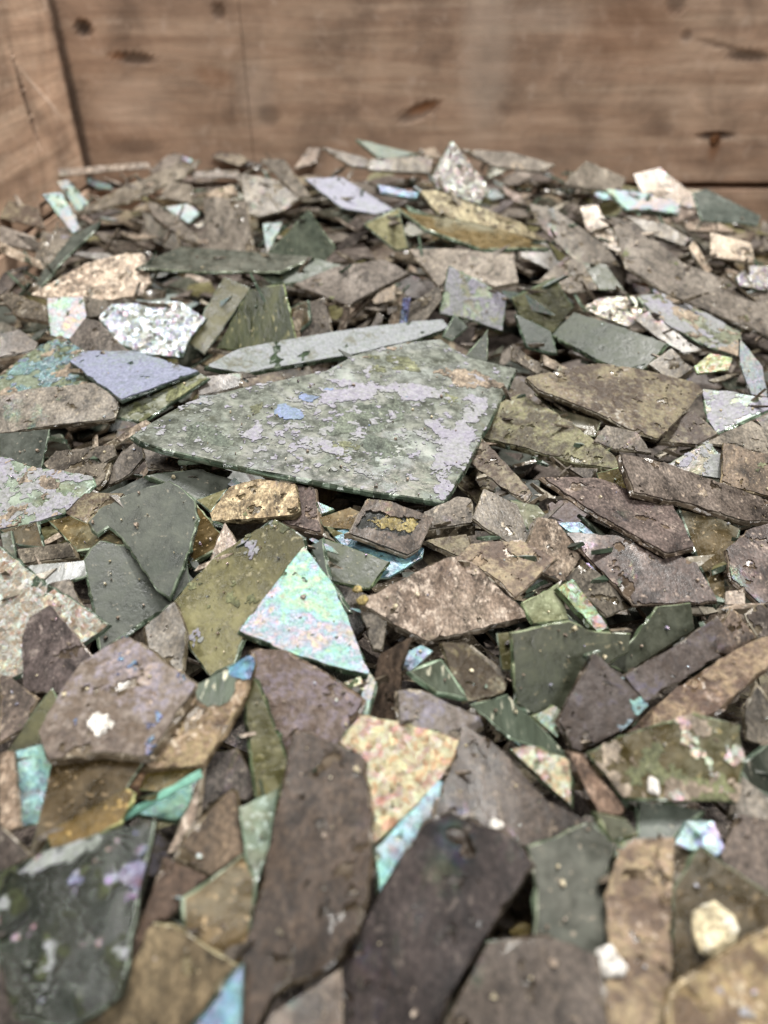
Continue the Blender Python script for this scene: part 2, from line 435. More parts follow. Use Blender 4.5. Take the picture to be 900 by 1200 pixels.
# --- second band
S('br', '0,348 12,343 50,357 58,378 20,371')
S('ir', '55,350 97,348 101,370 88,398 60,393 57,367', 'cream white pearly patch of glass among brown lumps', k=35, tint=(1.15, 1.05, 0.8))
S('br', '86,360 100,347 128,355 124,369 100,373', k=35, bias=5)
S('br', '82,398 100,374 117,377 148,411 110,414 90,412', 'brown lump below the cream white patch', k=35)
S('iw', '117,373 133,357 207,353 241,373 221,398 213,418 167,414 143,404', 'glittering pearl white shard with a sky blue spot', k=38, near='the glittering pearl shard', tint=(1.0, 1.05, 1.1))
S('go', '220,400 262,325 293,338 240,415', 'olive yellow glass bar leaning on the glittering pearl shard', k=50, bias=10, near='the olive yellow bar')
S('dk', '255,407 292,340 332,333 347,400 300,412', k=50, tint=(1.3, 1.3, 0.8))
S('br', '0,392 23,387 44,402 40,411 0,419')
S('gp', '0,440 33,414 70,394 94,410 111,453 60,461 0,463', 'green blue iridescent pane overhanging a brown slab, turquoise spot at its lip', bias=50, fl=[('fb', 0.58), ('ft', 0.66)], near='the green blue pane', k=15, tint=(1.0, 1.1, 0.95))
S('lv', '83,424 100,412 157,412 231,435 142,468', 'smooth lavender blue pane with a violet blue edge', bias=72, k=10, near='the lavender blue pane', tint=(0.60, 0.63, 0.70))
S('gp', '130,486 143,462 228,436 243,443 167,494', 'green grey flaked shard underneath the lavender blue pane', fl=[('fo', 0.55)])
S('br', '0,465 40,456 110,450 139,470 133,491 67,498 0,508', 'thick pitted brown slab under the green blue pane', bias=10, t=0.0045, near='the thick pitted brown slab', k=8)
S('gg', '0,508 57,503 48,548 0,538', 'flat grey glass piece below the thick pitted brown slab', tint=(1.05, 1.05, 1.05))
S('br', '236,442 283,438 280,454 233,464')
S('lv', '243,429 285,408 413,386 515,375 523,384 487,398 410,416 310,433 290,438', 'long grey sliver resting behind the largest flaked pane, beaded edge', k=8, near='the long grey sliver', tint=(0.58, 0.6, 0.52), t=0.004, bias=20)
S('gg', '233,463 267,461 237,474', tint=(1.3, 1.4, 1.6))
S('bs', '121,522 170,492 178,497 127,529', 'thin golden edged stick of glass poking out beneath the largest flaked pane', k=45)
HERO = len(SH)
S('gp', '154,510 178,494 212,475 262,459 302,450 382,434 412,417 470,402 516,397 547,418 606,432 592,462 566,508 545,550 520,588 440,577 340,558 250,540 190,526 163,517',
  'largest pane, grey green glass blotched with lavender white flakes', bias=170, k=6, near='the largest flaked pane', t=0.0034, fl='hero', tint=(1.0, 1.0, 1.0))
S('bs', '339,398 344,366 356,362 351,398', 'upright shard edge in the dark hollow, first of the row beside the olive yellow bar', k=65)
S('br', '354,396 362,355 381,350 389,391', 'upright brown shard face in the dark hollow', k=60)
S('bs', '396,391 403,359 411,359 404,391', k=65)
S('br', '434,384 443,366 449,370 446,386', k=60)
S('bs', '454,385 463,344 473,344 466,385', 'upright beaded shard edge beside a violet blue one', k=65)
S('ib', '468,382 472,350 481,349 476,382', 'violet blue glinting shard edge standing in the dark hollow', k=65, tint=(1.3, 1.0, 1.8))
S('br', '477,381 482,355 514,336 518,350 497,378', k=45)
S('ga', '326,368 360,352 363,376 340,397', k=50)
S('gg', '545,418 572,386 571,423 557,424', 'small pale grey triangle of glass standing behind the largest flaked pane', k=60, tint=(1.6, 1.6, 1.5))
S('gg', '520,394 533,369 548,383 530,398', k=35, tint=(1.4, 1.4, 1.4))
S('go', '600,350 650,326 671,360 648,390 610,371', 'olive glass flake standing upright behind the dark green slab', k=55, tint=(0.8, 0.85, 0.7), near='the upright olive flake')
S('gg', '604,368 645,388 652,414 618,406', k=35, tint=(0.8, 0.85, 0.8))
S('gg', '648,393 673,366 728,383 781,402 747,440 700,421', 'smooth dark green grey slab with a black edge', k=20, tint=(0.72, 0.78, 0.62), near='the dark green slab', t=0.0042, bias=10)
S('iw', '683,360 703,350 753,346 761,360 737,383 707,373', 'glittering white and gold pearly shard above the dark green slab', k=32, tint=(1.1, 1.0, 0.85))
S('gp', '747,347 777,345 825,366 868,390 868,418 833,407 783,381 763,364', 'pale silvery green curved slab beside the very long brown bar', bias=22, fl=[('fl', 0.5), ('ft', 0.62)], tint=(1.4, 1.4, 1.3), near='the pale curved slab', k=20)
S('br', '743,374 763,363 783,384 822,411 800,414 773,398')
S('io', '813,430 833,414 858,420 853,434 817,438', 'small golden iridescent chip below the pale curved slab', k=35, tint=(1.0, 1.05, 0.6))
S('ir', '867,397 893,430 899,465 880,462 867,428', 'pink white pearly shard at the end of the pale curved slab', k=35, tint=(1.1, 0.95, 1.0))
S('br', '760,427 787,409 811,433 787,448')
S('gp', '823,456 860,460 900,467 900,480 840,507 830,491', 'milky pale green triangular pane', k=15, tint=(1.7, 1.75, 1.65), near='the milky pale triangle', fl=[('fl', 0.58)])
S('mx', '618,443 700,426 760,436 812,449 823,458 770,514 747,508 700,484 633,458', 'broad olive brown flaking slab below the dark green slab', bias=55, k=12, near='the broad olive brown slab', t=0.0042)
S('br', '600,404 633,426 665,444 633,441 600,421', k=35)
S('bs', '637,416 690,446 677,447 637,428', k=40)
S('mx', '563,512 583,474 610,463 655,486 727,540 722,551 660,539 600,521', 'green and brown slab under the broad olive brown one, with a thick chipped green edge', tint=(0.95, 1.05, 0.85), near='the chipped green edged slab', t=0.0045)
S('dk', '627,461 643,469 704,493 697,511 677,508', tint=(1.5, 1.3, 1.1))
S('br', '696,518 710,499 746,507 763,531 720,527')
S('mx', '773,518 793,489 813,482 841,508 817,521')
S('gp', '779,546 830,516 851,541 846,561 800,553', 'silver speckled pale piece with a thick brown edge', tint=(1.3, 1.3, 1.2), fl=[('fl', 0.5)])
S('bd', '848,519 905,535 905,582 845,568', 'brown square slab with a glossy black broken edge', bias=40, t=0.005, tint=(1.5, 1.35, 1.1), near='the black edged square slab')
S('br', '884,491 905,485 905,516')
S('br', '823,521 880,494 905,509 905,535 850,522')
# --- middle band
S('gp', '0,534 37,547 107,559 110,567 75,601 33,613 0,619', 'pale teal pane with brown specks jutting over brown pieces', bias=65, fl=[('fl', 0.5), ('ft', 0.66)], k=10, tint=(1.25, 1.4, 1.3), near='the pale teal pane', t=0.003)
S('br', '52,544 67,529 133,522 136,535 113,548 60,553', 'glossy brown rounded bar below the thick pitted brown slab', k=25, t=0.006)
S('br', '73,551 130,542 124,561 113,572', k=20)
S('br', '116,574 143,530 164,515 168,537 150,558', 'leaf shaped brown shard below the golden edged stick', k=30)
S('mx', '75,601 100,579 145,579 133,594 103,615')
S('gg', '125,578 167,559 190,570 143,584')
S('gg', '172,557 230,549 289,567 230,585 207,571', 'thin grey pane with a lavender edge below the largest flaked pane', tint=(1.25, 1.25, 1.2))
S('gp', '217,547 235,539 268,553 257,562 222,557', bias=10, tint=(1.2, 1.3, 1.2))
S('br', '167,526 214,540 211,552 173,549')
S('gg', '104,612 117,597 150,580 197,564 214,574 227,587 231,607 222,643 210,672 198,699 183,690 163,660 143,630 127,617 115,626',
  'curved grey green glass tongue, matte, with a hooked corner', bias=110, k=22, near='the curved grey green tongue', t=0.0032)
S('gg', '99,656 107,643 118,634 157,642 187,692 203,705 160,733 118,761 108,700', 'flat grey green glass piece partly under the curved tongue', k=18, near='the flat grey green piece', t=0.0032)
S('gg', '198,698 218,656 223,683 204,704', k=20)
S('ga', '218,650 230,590 253,619 268,634 220,661', 'amber brown piece beside the curved grey green tongue', tint=(1.3, 1.2, 1.0))
S('go', '230,586 266,572 247,599')
S('ga', '57,611 83,604 149,632 147,638 90,645', tint=(1.5, 1.5, 1.3), t=0.006)
S('br', '22,644 50,641 80,636 89,653 27,661', 'brown wedge with a pale glassy end below the pale teal pane', t=0.004)
S('dk', '30,662 101,656 101,675 57,687', 'black glossy glass piece below the brown wedge')
S('ga', '0,621 43,611 51,641 20,638', k=30)
S('gp', '0,626 13,622 19,654 5,652', k=45)
S('io', '0,642 50,682 127,732 97,754 57,772 15,794 0,802', 'golden pink iridescent shard with a pale glittering surface', k=20, near='the golden pink shard', tint=(1.05, 1.05, 1.05), bias=-10)
S('bd', '27,747 35,725 60,710 85,741 108,770 85,812 27,810', 'dark brown pointed shard speckled with tan over the golden pink one', k=30, bias=15, tint=(1.0, 0.95, 1.0), near='the tan speckled pointed shard')
S('bs', '243,667 247,653 263,612 279,638')
S('br', '57,684 83,679 92,703 100,712 75,705')
S('br', '170,735 205,705 218,740 213,790 175,760', 'brown stained piece between two grey green glasses and the lavender brown shard', k=18)
S('bs', '247,601 270,572 300,562 346,568 351,597 345,604 290,609 250,611', 'pale crusty yellowish chip below the largest flaked pane', bias=14, tint=(1.15, 1.1, 0.85), near='the pale crusty chip', t=0.004)
S('bd', '345,569 369,573 376,624 331,614', 'dark brown square chip between the pale crusty chip and the windowed one', k=15, tint=(1.1, 1.0, 1.0))
S('ga', '374,606 410,594 424,600 410,621 378,617', tint=(1.5, 1.4, 1.2), t=0.005)
WIN = len(SH)
S('br', '409,626 430,586 457,589 508,608 491,643 477,651', 'squarish brown chip whose crust is broken open on a black and gold centre', bias=65, k=14, near='the chip with a black and gold centre', fl='window', t=0.0035)
S('ib', '387,625 407,621 470,636 496,643 494,654 457,676 440,678', 'blue violet iridescent pane underneath the chip with a black and gold centre', tint=(1.1, 1.2, 1.3), k=10)
S('gg', '378,631 400,637 456,658 432,689 378,678 371,657', 'small clean olive grey glass pane over the blue violet one', k=18, tint=(1.15, 1.15, 0.85), near='the small clean olive pane', bias=20)
S('bs', '419,706 450,690 525,653 543,650 580,684 621,723 560,738 500,753 460,732', 'large tan brown shard with a granular speckled crust', bias=160, k=16, near='the granular tan shard', t=0.0038, tint=(0.85, 0.83, 0.83))
S('mx', '538,651 555,637 610,634 652,655 632,673 603,701 585,681', 'brown shard with a silvery iridescent tip behind the granular tan one', k=18, tint=(1.4, 1.3, 1.25), bias=10)
S('br', '497,601 535,583 553,585 554,613 500,621', 'brown crusted block with an olive broken face', t=0.008, k=8)
S('br', '554,608 567,574 605,592 622,633 600,641', k=15)
S('mx', '496,634 547,627 553,644 543,655')
S('ir', '371,588 393,597 377,603', tint=(1.1, 1.05, 0.9))
S('go', '203,706 225,680 255,650 290,628 321,610 343,622 354,631 357,640 330,690 290,735 275,775 247,791 228,765 214,735',
  'large yellow olive glass piece, mottled, under the bright pearly triangle', k=20, near='the yellow olive glass', t=0.0036, tint=(1.1, 1.08, 1.0), fl=[('fo', 0.78), ('fl', 0.9)])
S('ir', '282,739 320,690 356,642 372,662 390,686 412,738 434,791 395,781 350,768', 'bright green pink pearly triangle', bias=125, k=20, near='the bright pearly triangle', t=0.0034, tint=(0.95, 1.02, 0.92))
S('gg', '364,641 378,632 386,681 410,716 395,717', k=25)
# --- right middle
S('bd', '636,560 700,562 785,589 800,615 812,641 780,648 740,626 700,603', 'long dark brown crusted shard shaded by the overlapping brown slab', bias=132, k=10, tint=(1.15, 1.05, 1.05), near='the long dark brown shard')
S('br', '726,532 760,536 833,562 905,588 905,612 873,611 800,589 742,578', 'wide brown crusted slab overlapping the long dark brown shard', bias=172, k=8, near='the wide overlapping brown slab', tint=(0.9, 0.85, 0.85), t=0.0036)
S('bd', '662,625 723,629 780,644 816,660 830,688 839,704 790,707 743,708 700,665', 'dark brown crusted triangle below the long dark brown shard', bias=62, k=14, tint=(1.1, 1.0, 1.0), near='the dark brown triangle', t=0.0034)
S('ga', '793,589 815,591 867,620 848,668 851,698 840,709', 'brown and green glass strip in shadow under the overlapping brown slab', k=20)
S('bd', '851,644 877,622 905,613 905,702 893,709 857,678', 'dark brown shard with a pale sugary edge beside the brown and green strip', bias=62, k=14, tint=(1.1, 1.0, 1.0))
S('bs', '617,641 630,607 650,609 681,653 660,682 625,667', 'small tan crusted flake standing beside the dark brown triangle', k=35, tint=(0.8, 0.78, 0.75))
S('gp', '598,586 630,592 644,607 620,622', k=25, tint=(1.4, 1.35, 1.25))
S('br', '663,679 683,656 746,708 710,723', 'grey brown slab below the dark brown triangle', k=22, bias=10, tint=(0.85, 0.85, 0.8))
S('gp', '612,706 655,683 667,726 625,731', k=25, tint=(1.3, 1.3, 0.95))
S('io', '653,690 672,679 713,736 700,742', k=25, tint=(0.6, 0.62, 0.4))
S('gp', '679,602 718,620 708,632')
S('ib', '652,613 680,612 702,631 667,624', tint=(1.5, 1.4, 1.6))
S('ga', '699,554 730,546 735,574 703,569', k=40, tint=(1.5, 1.6, 1.2))
S('br', '665,548 698,549 691,565', k=30)
S('bs', '850,694 872,690 874,709 849,710')
S('mx', '543,537 565,514 624,578 615,590')
S('gg', '600,742 635,734 667,728 697,740 738,743 736,765 690,790 660,830 630,838 606,824 603,780', 'smooth green grey glass piece stained brown, behind the violet diamond', k=38, tint=(0.95, 0.92, 0.72), near='the stained green grey glass', t=0.003)
S('gg', '715,779 735,757 770,711 809,707 814,738 735,789', 'dark grey green glass with a rippled face', k=35, tint=(0.62, 0.62, 0.5), near='the dark rippled glass')
S('mp', '731,791 787,760 840,722 847,735 829,762 845,768 807,791 757,822', 'dark brown shard with a lavender blue upper rim', k=28, tint=(0.6, 0.58, 0.6), near='the lavender rimmed shard')
S('bd', '822,763 857,712 886,747 853,767', 'dark knobbly triangular shard beside the lavender rimmed one', k=35, tint=(1.4, 1.25, 1.1))
S('mx', '734,859 793,806 860,762 908,742 908,772 840,834 787,851', 'long brown olive shard with a pale green spot and a thick broken end', k=22, near='the long brown olive shard', t=0.005, tint=(1.35, 1.15, 1.05))
S('mp', '654,844 674,806 695,767 704,772 758,827 730,854 680,881 671,876', 'dark violet diamond shaped shard with blue iridescence', k=35, near='the violet diamond', t=0.0036, tint=(0.5, 0.47, 0.48), bias=10, fl=[('ib', 0.80)])
S('ga', '689,881 735,860 813,836 866,850 871,895 863,939 735,936 710,906', 'olive shard covered in loose brown and green flakes', bias=105, k=16, near='the loose flaked olive shard', fl=[('fo', 0.58), ('ft', 0.66), ('io', 0.78)], tint=(0.9, 0.95, 0.75), t=0.004)
S('br', '874,866 873,834 887,801 905,825 905,876', k=35)
S('bd', '866,710 905,706 905,745 889,747')
S('ir', '624,839 650,827 661,835 653,865', 'cream coloured chip wedged beside the violet diamond', k=35, tint=(1.1, 1.0, 0.75))
S('dk', '552,826 595,814 630,848 666,886 645,882 600,866', 'dark streaked glass strip below the stained green grey glass', k=20, tint=(2.2, 2.3, 2.2))
S('mp', '467,810 493,809 561,840 565,851 535,868 470,853', 'grey sparkly shard behind the orange gold pearly one', k=15, tint=(1.0, 1.0, 1.0))
S('bw', '429,842 443,773 447,766 484,746 471,783 468,851', 'dark brown upright slat beside the bright pearly triangle', k=40, tint=(0.6, 0.55, 0.5))
S('br', '419,709 453,729 448,764 436,761', k=30)
S('dk', '479,787 517,772 548,818 513,812', tint=(1.8, 1.9, 1.8))
S('mx', '516,753 547,754 594,800 590,811 543,824 530,797', 'dark olive brown shard with a gold and pink left edge under the granular tan one', k=25, tint=(0.75, 0.75, 0.6))
S('br', '553,756 594,790 590,798 546,760', k=30, bias=6)
S('go', '582,742 602,739 606,786 588,785', k=35)
S('ib', '466,771 493,756 508,763 480,788', tint=(1.4, 1.2, 1.3))
S('ir', '433,788 441,800 431,838 417,834', k=25)
S('io', '399,801 423,792 429,811', tint=(1.2, 1.15, 0.9))
# --- lower left
S('mp', '47,857 64,827 80,800 97,777 121,762 147,747 185,772 228,803 200,845 173,886 127,881 60,889 52,872',
  'large grey brown shard with rainbow sheen and a chalky white patch', bias=125, k=16, near='the rainbow shard with a white patch', t=0.0034, fl='white', tint=(1.25, 1.2, 1.15))
S('mx', '167,902 197,860 215,823 232,804 262,788 296,768 298,780 284,824 262,860 240,894', 'brown shard with a glassy tip shining blue, against the rainbow shard', bias=135, k=22, near='the blue tipped shard', fl='bluetip', tint=(1.4, 1.25, 1.05))
S('bd', '0,790 13,794 44,820 30,851 0,870', tint=(1.4, 1.3, 1.2))
S('go', '0,891 43,827 60,807 68,820 47,861 50,876 10,882', 'dark olive glass beneath the tan speckled pointed shard', tint=(0.6, 0.62, 0.5))
S('ib', '15,882 50,872 74,897 60,944 50,962 22,970', 'pale translucent piece with a turquoise blush', tint=(1.3, 1.3, 1.15), k=20)
S('bs', '0,884 17,881 24,968 7,975 0,962', 'tan granular strip along the crate side beside the turquoise blushed piece', k=20, tint=(0.8, 0.75, 0.7))
S('ga', '60,898 100,887 172,886 147,925 67,972 43,1007 36,998', 'dark brown smooth glass under the rainbow shard', k=12, tint=(0.8, 0.75, 0.7), near='the dark brown smooth glass')
S('ga', '55,975 147,923 158,930 141,964 63,1003', 'amber glass under the clear spangled pane', tint=(1.6, 1.4, 0.8))
S('mx', '149,925 177,886 197,866 161,932', tint=(2.0, 1.5, 1.3))
S('ga', '163,925 173,902 197,892 241,891 234,904 190,930', 'amber green glass with an emerald lit edge', tint=(1.6, 1.6, 1.0))
S('tq', '139,956 234,902 236,912 142,964', 'bright turquoise glass edge', k=35, bias=20, near='the turquoise edge')
S('ib', '155,952 233,910 231,944 207,962', tint=(0.8, 0.8, 0.7))
S('bd', '222,968 233,920 253,882 277,879 298,913 293,941 267,931', 'dark brown shard with a tan rim beside the tall dark brown plate', k=25, near='the tan rimmed dark shard')
S('bw', '206,1005 220,977 270,927 276,930 286,998 247,1027', 'brown triangular shard with a pale upper edge', k=22, near='the pale edged brown triangle', tint=(0.8, 0.75, 0.65))
S('bs', '196,1001 217,953 238,902 228,971 213,995', k=30)
S('bw', '146,1133 170,1068 192,1003 218,1016 242,1028 217,1052 197,1077 173,1092 148,1138', 'very dark brown shard with two pale rims meeting in a point', k=15, tint=(0.6, 0.52, 0.48))
S('ga', '216,1052 233,1042 284,1002 298,1033 285,1132 233,1104 217,1088', 'mottled amber and blue grey glass beside the tall dark brown plate', k=12, tint=(1.6, 1.5, 1.4), near='the amber and blue grey glass')
S('gc', '192,1074 214,1061 218,1088')
S('bw', '75,1212 143,1153 180,1082 201,1085 240,1110 279,1133 213,1212', 'olive brown shard with long streaks below the amber and blue grey glass', bias=-20, k=10, tint=(1.1, 1.1, 0.85), near='the streaked olive brown shard')
S('ib', '222,1212 284,1131 281,1212', 'bright blue iridescent sliver beside the tall dark brown plate', tint=(0.7, 0.78, 1.0), k=10)
S('gc', '-8,1026 50,1003 100,984 179,962 176,985 168,1020 160,1052 147,1140 140,1166 96,1196 75,1205 20,1192 5,1140 -8,1110',
  'clear spangled pane with pink and green flakes', bias=110, k=14, near='the clear spangled pane', t=0.003, fl='spangle')
S('bd', '0,968 38,1003 0,1023')
S('gp', '279,946 326,924 314,1000 301,1033 298,1072 287,1002', 'narrow pale teal glass sliver behind the tall dark brown plate', k=15, tint=(1.1, 1.25, 1.2))
S('go', '284,789 301,799 337,891 326,931 300,937', 'olive glass sliver in shade between brown shards', k=20, tint=(0.7, 0.7, 0.5))
S('mp', '294,764 333,764 380,790 424,820 418,834 400,874 340,872 333,895 300,800', 'brown violet shard with worn grey spots below the bright pearly triangle', k=15, near='the brown violet shard', tint=(0.85, 0.75, 0.72))
S('bw', '344,861 385,873 421,887 426,896 433,975 430,1050 415,1092 396,1121 355,1145 320,1166 298,1205 272,1212 278,1150 290,1100 305,1050 315,1000 330,930',
  'tall smooth dark brown plate', bias=85, k=13, side=-0.05, near='the tall dark brown plate', t=0.0036, tint=(0.46, 0.42, 0.39))
S('io', '399,871 423,839 470,847 500,855 536,868 535,880 513,916 475,955 437,989 432,945 425,891', 'orange gold pearly shard, brightly glittering', bias=85, k=10, near='the orange gold shard', tint=(1.1, 0.86, 0.66))
S('ib', '441,994 513,916 524,921 501,973 500,984 445,1048', 'vivid turquoise iridescent sliver beneath the orange gold shard', tint=(1.5, 1.6, 1.5), k=8)
S('bd', '543,853 575,868 610,905 640,940 692,965 680,986 640,1002 615,992 560,985 510,968 510,950 530,900', 'wide brown plate in front of the grey sparkly shard', bias=55, k=6, near='the wide brown plate', tint=(0.66, 0.6, 0.54))
S('bd', '498,967 530,955 600,984 623,1015 590,1062 560,1110 530,1160 512,1212 392,1212 394,1150 420,1100 450,1040', 'large dark purplish plate', k=15, side=-0.12, near='the large dark purplish plate', t=0.004, tint=(0.42, 0.39, 0.41), fl=[('fo', 1.05)])
S('bd', '306,1212 318,1190 400,1134 402,1212', tint=(1.3, 1.2, 1.05))
S('br', '515,1212 545,1160 575,1105 640,1097 698,1121 706,1165 712,1212', 'brown plate with pale worn streaks next to the dark purplish plate', k=5, near='the worn streaked plate', tint=(0.6, 0.56, 0.55))
S('gg', '620,993 655,980 690,964 722,990 713,1016 707,1050 716,1101 696,1119 660,1110 627,1101 630,1040', 'matte grey piece with concave sides', k=6, near='the matte grey piece', tint=(1.25, 1.15, 1.1), bias=10)
S('mx', '713,1101 708,1050 725,1000 745,984 791,984 787,1060 786,1212 704,1212', 'brown shard with glittering rainbow speckles and edge', k=6, near='the rainbow speckled shard', tint=(1.4, 1.25, 1.1))
S('gg', '749,939 790,943 823,950 800,969 776,998 752,1026 746,1000', 'milky grey glass triangle pointing down below the loose flaked olive shard', k=12, tint=(1.9, 1.9, 1.85), bias=15, near='the milky downward triangle')
S('iw', '789,991 805,962 835,962 849,996 838,1004', 'sparkling icy blue chip', k=15, tint=(0.9, 1.15, 1.35))
S('ga', '785,1153 788,1090 790,1040 820,992 850,1014 905,1050 905,1087 825,1137', 'dark olive brown pane holding a cream nugget', k=8, tint=(0.75, 0.7, 0.6), near='the dark pane with the cream nugget')
S('br', '844,1002 865,954 905,962 905,1052 850,1016', 'brown shard with pale worn corner beside the sparkling icy blue chip', k=8, tint=(0.8, 0.72, 0.7))
S('mx', '786,1160 825,1136 870,1106 908,1083 908,1212 788,1212', 'golden mottled shard overlapping the dark olive brown pane', k=5, tint=(1.5, 1.35, 1.05))
S('io', '598,878 623,874 668,890 669,944 643,921', k=12, tint=(1.0, 0.9, 0.75))
S('bs', '665,881 683,886 731,947 727,955 700,952', 'rusty crumbly strip behind the loose flaked olive shard', k=15, tint=(0.6, 0.5, 0.45))
S('gg', '698,951 733,959 749,977 717,985', tint=(1.4, 1.25, 1.0))
S('io', '722,991 747,980 744,1008 719,1027', tint=(0.7, 0.65, 0.4))
S('dk', '866,898 905,869 905,932 880,922')
S('br', '863,906 905,936 905,962 852,958')
TRACED = len(SH)


# ------------------------------------------------------------------ geometry helpers
def ray(u, v):
    return FW + RT * ((u - CX) / FPX) + UP * (-(v - CY) / FPX)


def on_wall_y(u, v, y):
    d = ray(u, v)
    return CAM + d * (y / d[1])


def project(P):
    P = np.asarray(P) - CAM
    z = P @ FW
    return CX + FPX * (P @ RT) / z, CY - FPX * (P @ UP) / z, z


def pile_z(x, y):
    s = np.clip((y - 0.40) / 0.33, 0, 1)
    s = s * s * (3 - 2 * s)
    return 0.148 + s * (0.030 * np.exp(-((x - 0.03) / 0.22) ** 2) - 0.004) - 0.010 * np.clip((np.abs(x) - 0.25) / 0.1, 0, 1) * s


def hit_pile(u, v, drop=0.0):
    d = ray(u, v)
    t0, P = 0.05, None
    for k in range(600):
        P = CAM + d * t0
        if P[2] <= pile_z(P[0], P[1]) - drop or P[1] > 0.78:
            break
        t0 += 0.0025
    return P


def inside(poly, X, Y):
    r = np.zeros(np.shape(X), bool)
    n = len(poly)
    for i in range(n):
        x1, y1 = poly[i]
        x2, y2 = poly[(i + 1) % n]
        c = ((y1 > Y) != (y2 > Y)) & (X < (x2 - x1) * (Y - y1) / ((y2 - y1) if y2 != y1 else 1e-9) + x1)
        r ^= c
    return r


def mesh_obj(name, verts, faces, mats, idx=None, parent=None, smooth=None):
    me = bpy.data.meshes.new(name)
    me.from_pydata([tuple(v) for v in verts], [], faces)
    for m in mats:
        me.materials.append(m)
    if idx is not None:
        me.polygons.foreach_set('material_index', idx)
    if smooth is not None:
        me.polygons.foreach_set('use_smooth', smooth)
    me.update()
    o = bpy.data.objects.new(name, me)
    COL.objects.link(o)
    if parent is not None:
        o.parent = parent
    return o


# ------------------------------------------------------------------ the crate
WALL = 0.79
LEFT = -0.2938
WOOD = NT('old_wood')
tc = WOOD.n('TexCoord')
mp = WOOD.n('Mapping')
mp.inputs['Scale'].default_value = (5, 30, 62)
WOOD.l(tc.outputs['Object'], mp.inputs['Vector'])
v1 = mp.outputs['Vector']
g1 = WOOD.noise(v1, 1.0, 9, 0.62, 0.9)
g2 = WOOD.noise(v1, 4.0, 6, 0.7, 0.3)
b1 = WOOD.noise(tc.outputs['Object'], 16, 7, 0.66, 0.4)
b2 = WOOD.noise(tc.outputs['Object'], 60, 6, 0.7, 0.2)
wc = WOOD.ramp(g1, [(0.25, (0.235, 0.148, 0.096)), (0.45, (0.285, 0.185, 0.122)), (0.58, (0.33, 0.225, 0.152)), (0.74, (0.42, 0.30, 0.21))])
wc = WOOD.mix(0.5, wc, WOOD.ramp(g2, [(0.3, 0.7), (0.6, 1.15)]), 'MULTIPLY')
wc = WOOD.mix(0.7, wc, WOOD.ramp(b1, [(0.36, 0.5), (0.48, 0.95), (0.6, 1.3)]), 'MULTIPLY')
wc = WOOD.mix(WOOD.ramp(b2, [(0.55, 0.0), (0.70, 0.40)]), wc, (0.52, 0.40, 0.31))
at = WOOD.n('Attribute', attribute_name='stain')
at2 = WOOD.n('Attribute', attribute_name='pale')
wc = WOOD.mix(1.0, wc, (1.46, 1.49, 1.56), 'MULTIPLY')
wc = WOOD.mix(at2.outputs['Fac'], wc, (0.66, 0.54, 0.44))
wc = WOOD.mix(at.outputs['Fac'], wc, (0.035, 0.018, 0.010))
at3 = WOOD.n('Attribute', attribute_name='raw')
wc = WOOD.mix(at3.outputs['Fac'], wc, (0.30, 0.125, 0.045))
nb = WOOD.bump(g2, 0.5, 0.0012)
nb = WOOD.bump(b2, 0.4, 0.0008, nb)
WOOD.out(wc, 0.68, nb)
M['wood'] = WOOD.m
M['rust'] = crust('rusty_iron', [(0.05, 0.02, 0.01), (0.16, 0.07, 0.03), (0.26, 0.12, 0.05), (0.34, 0.18, 0.09)], (0.4, 0.22, 0.12), 0.62, 0.6)


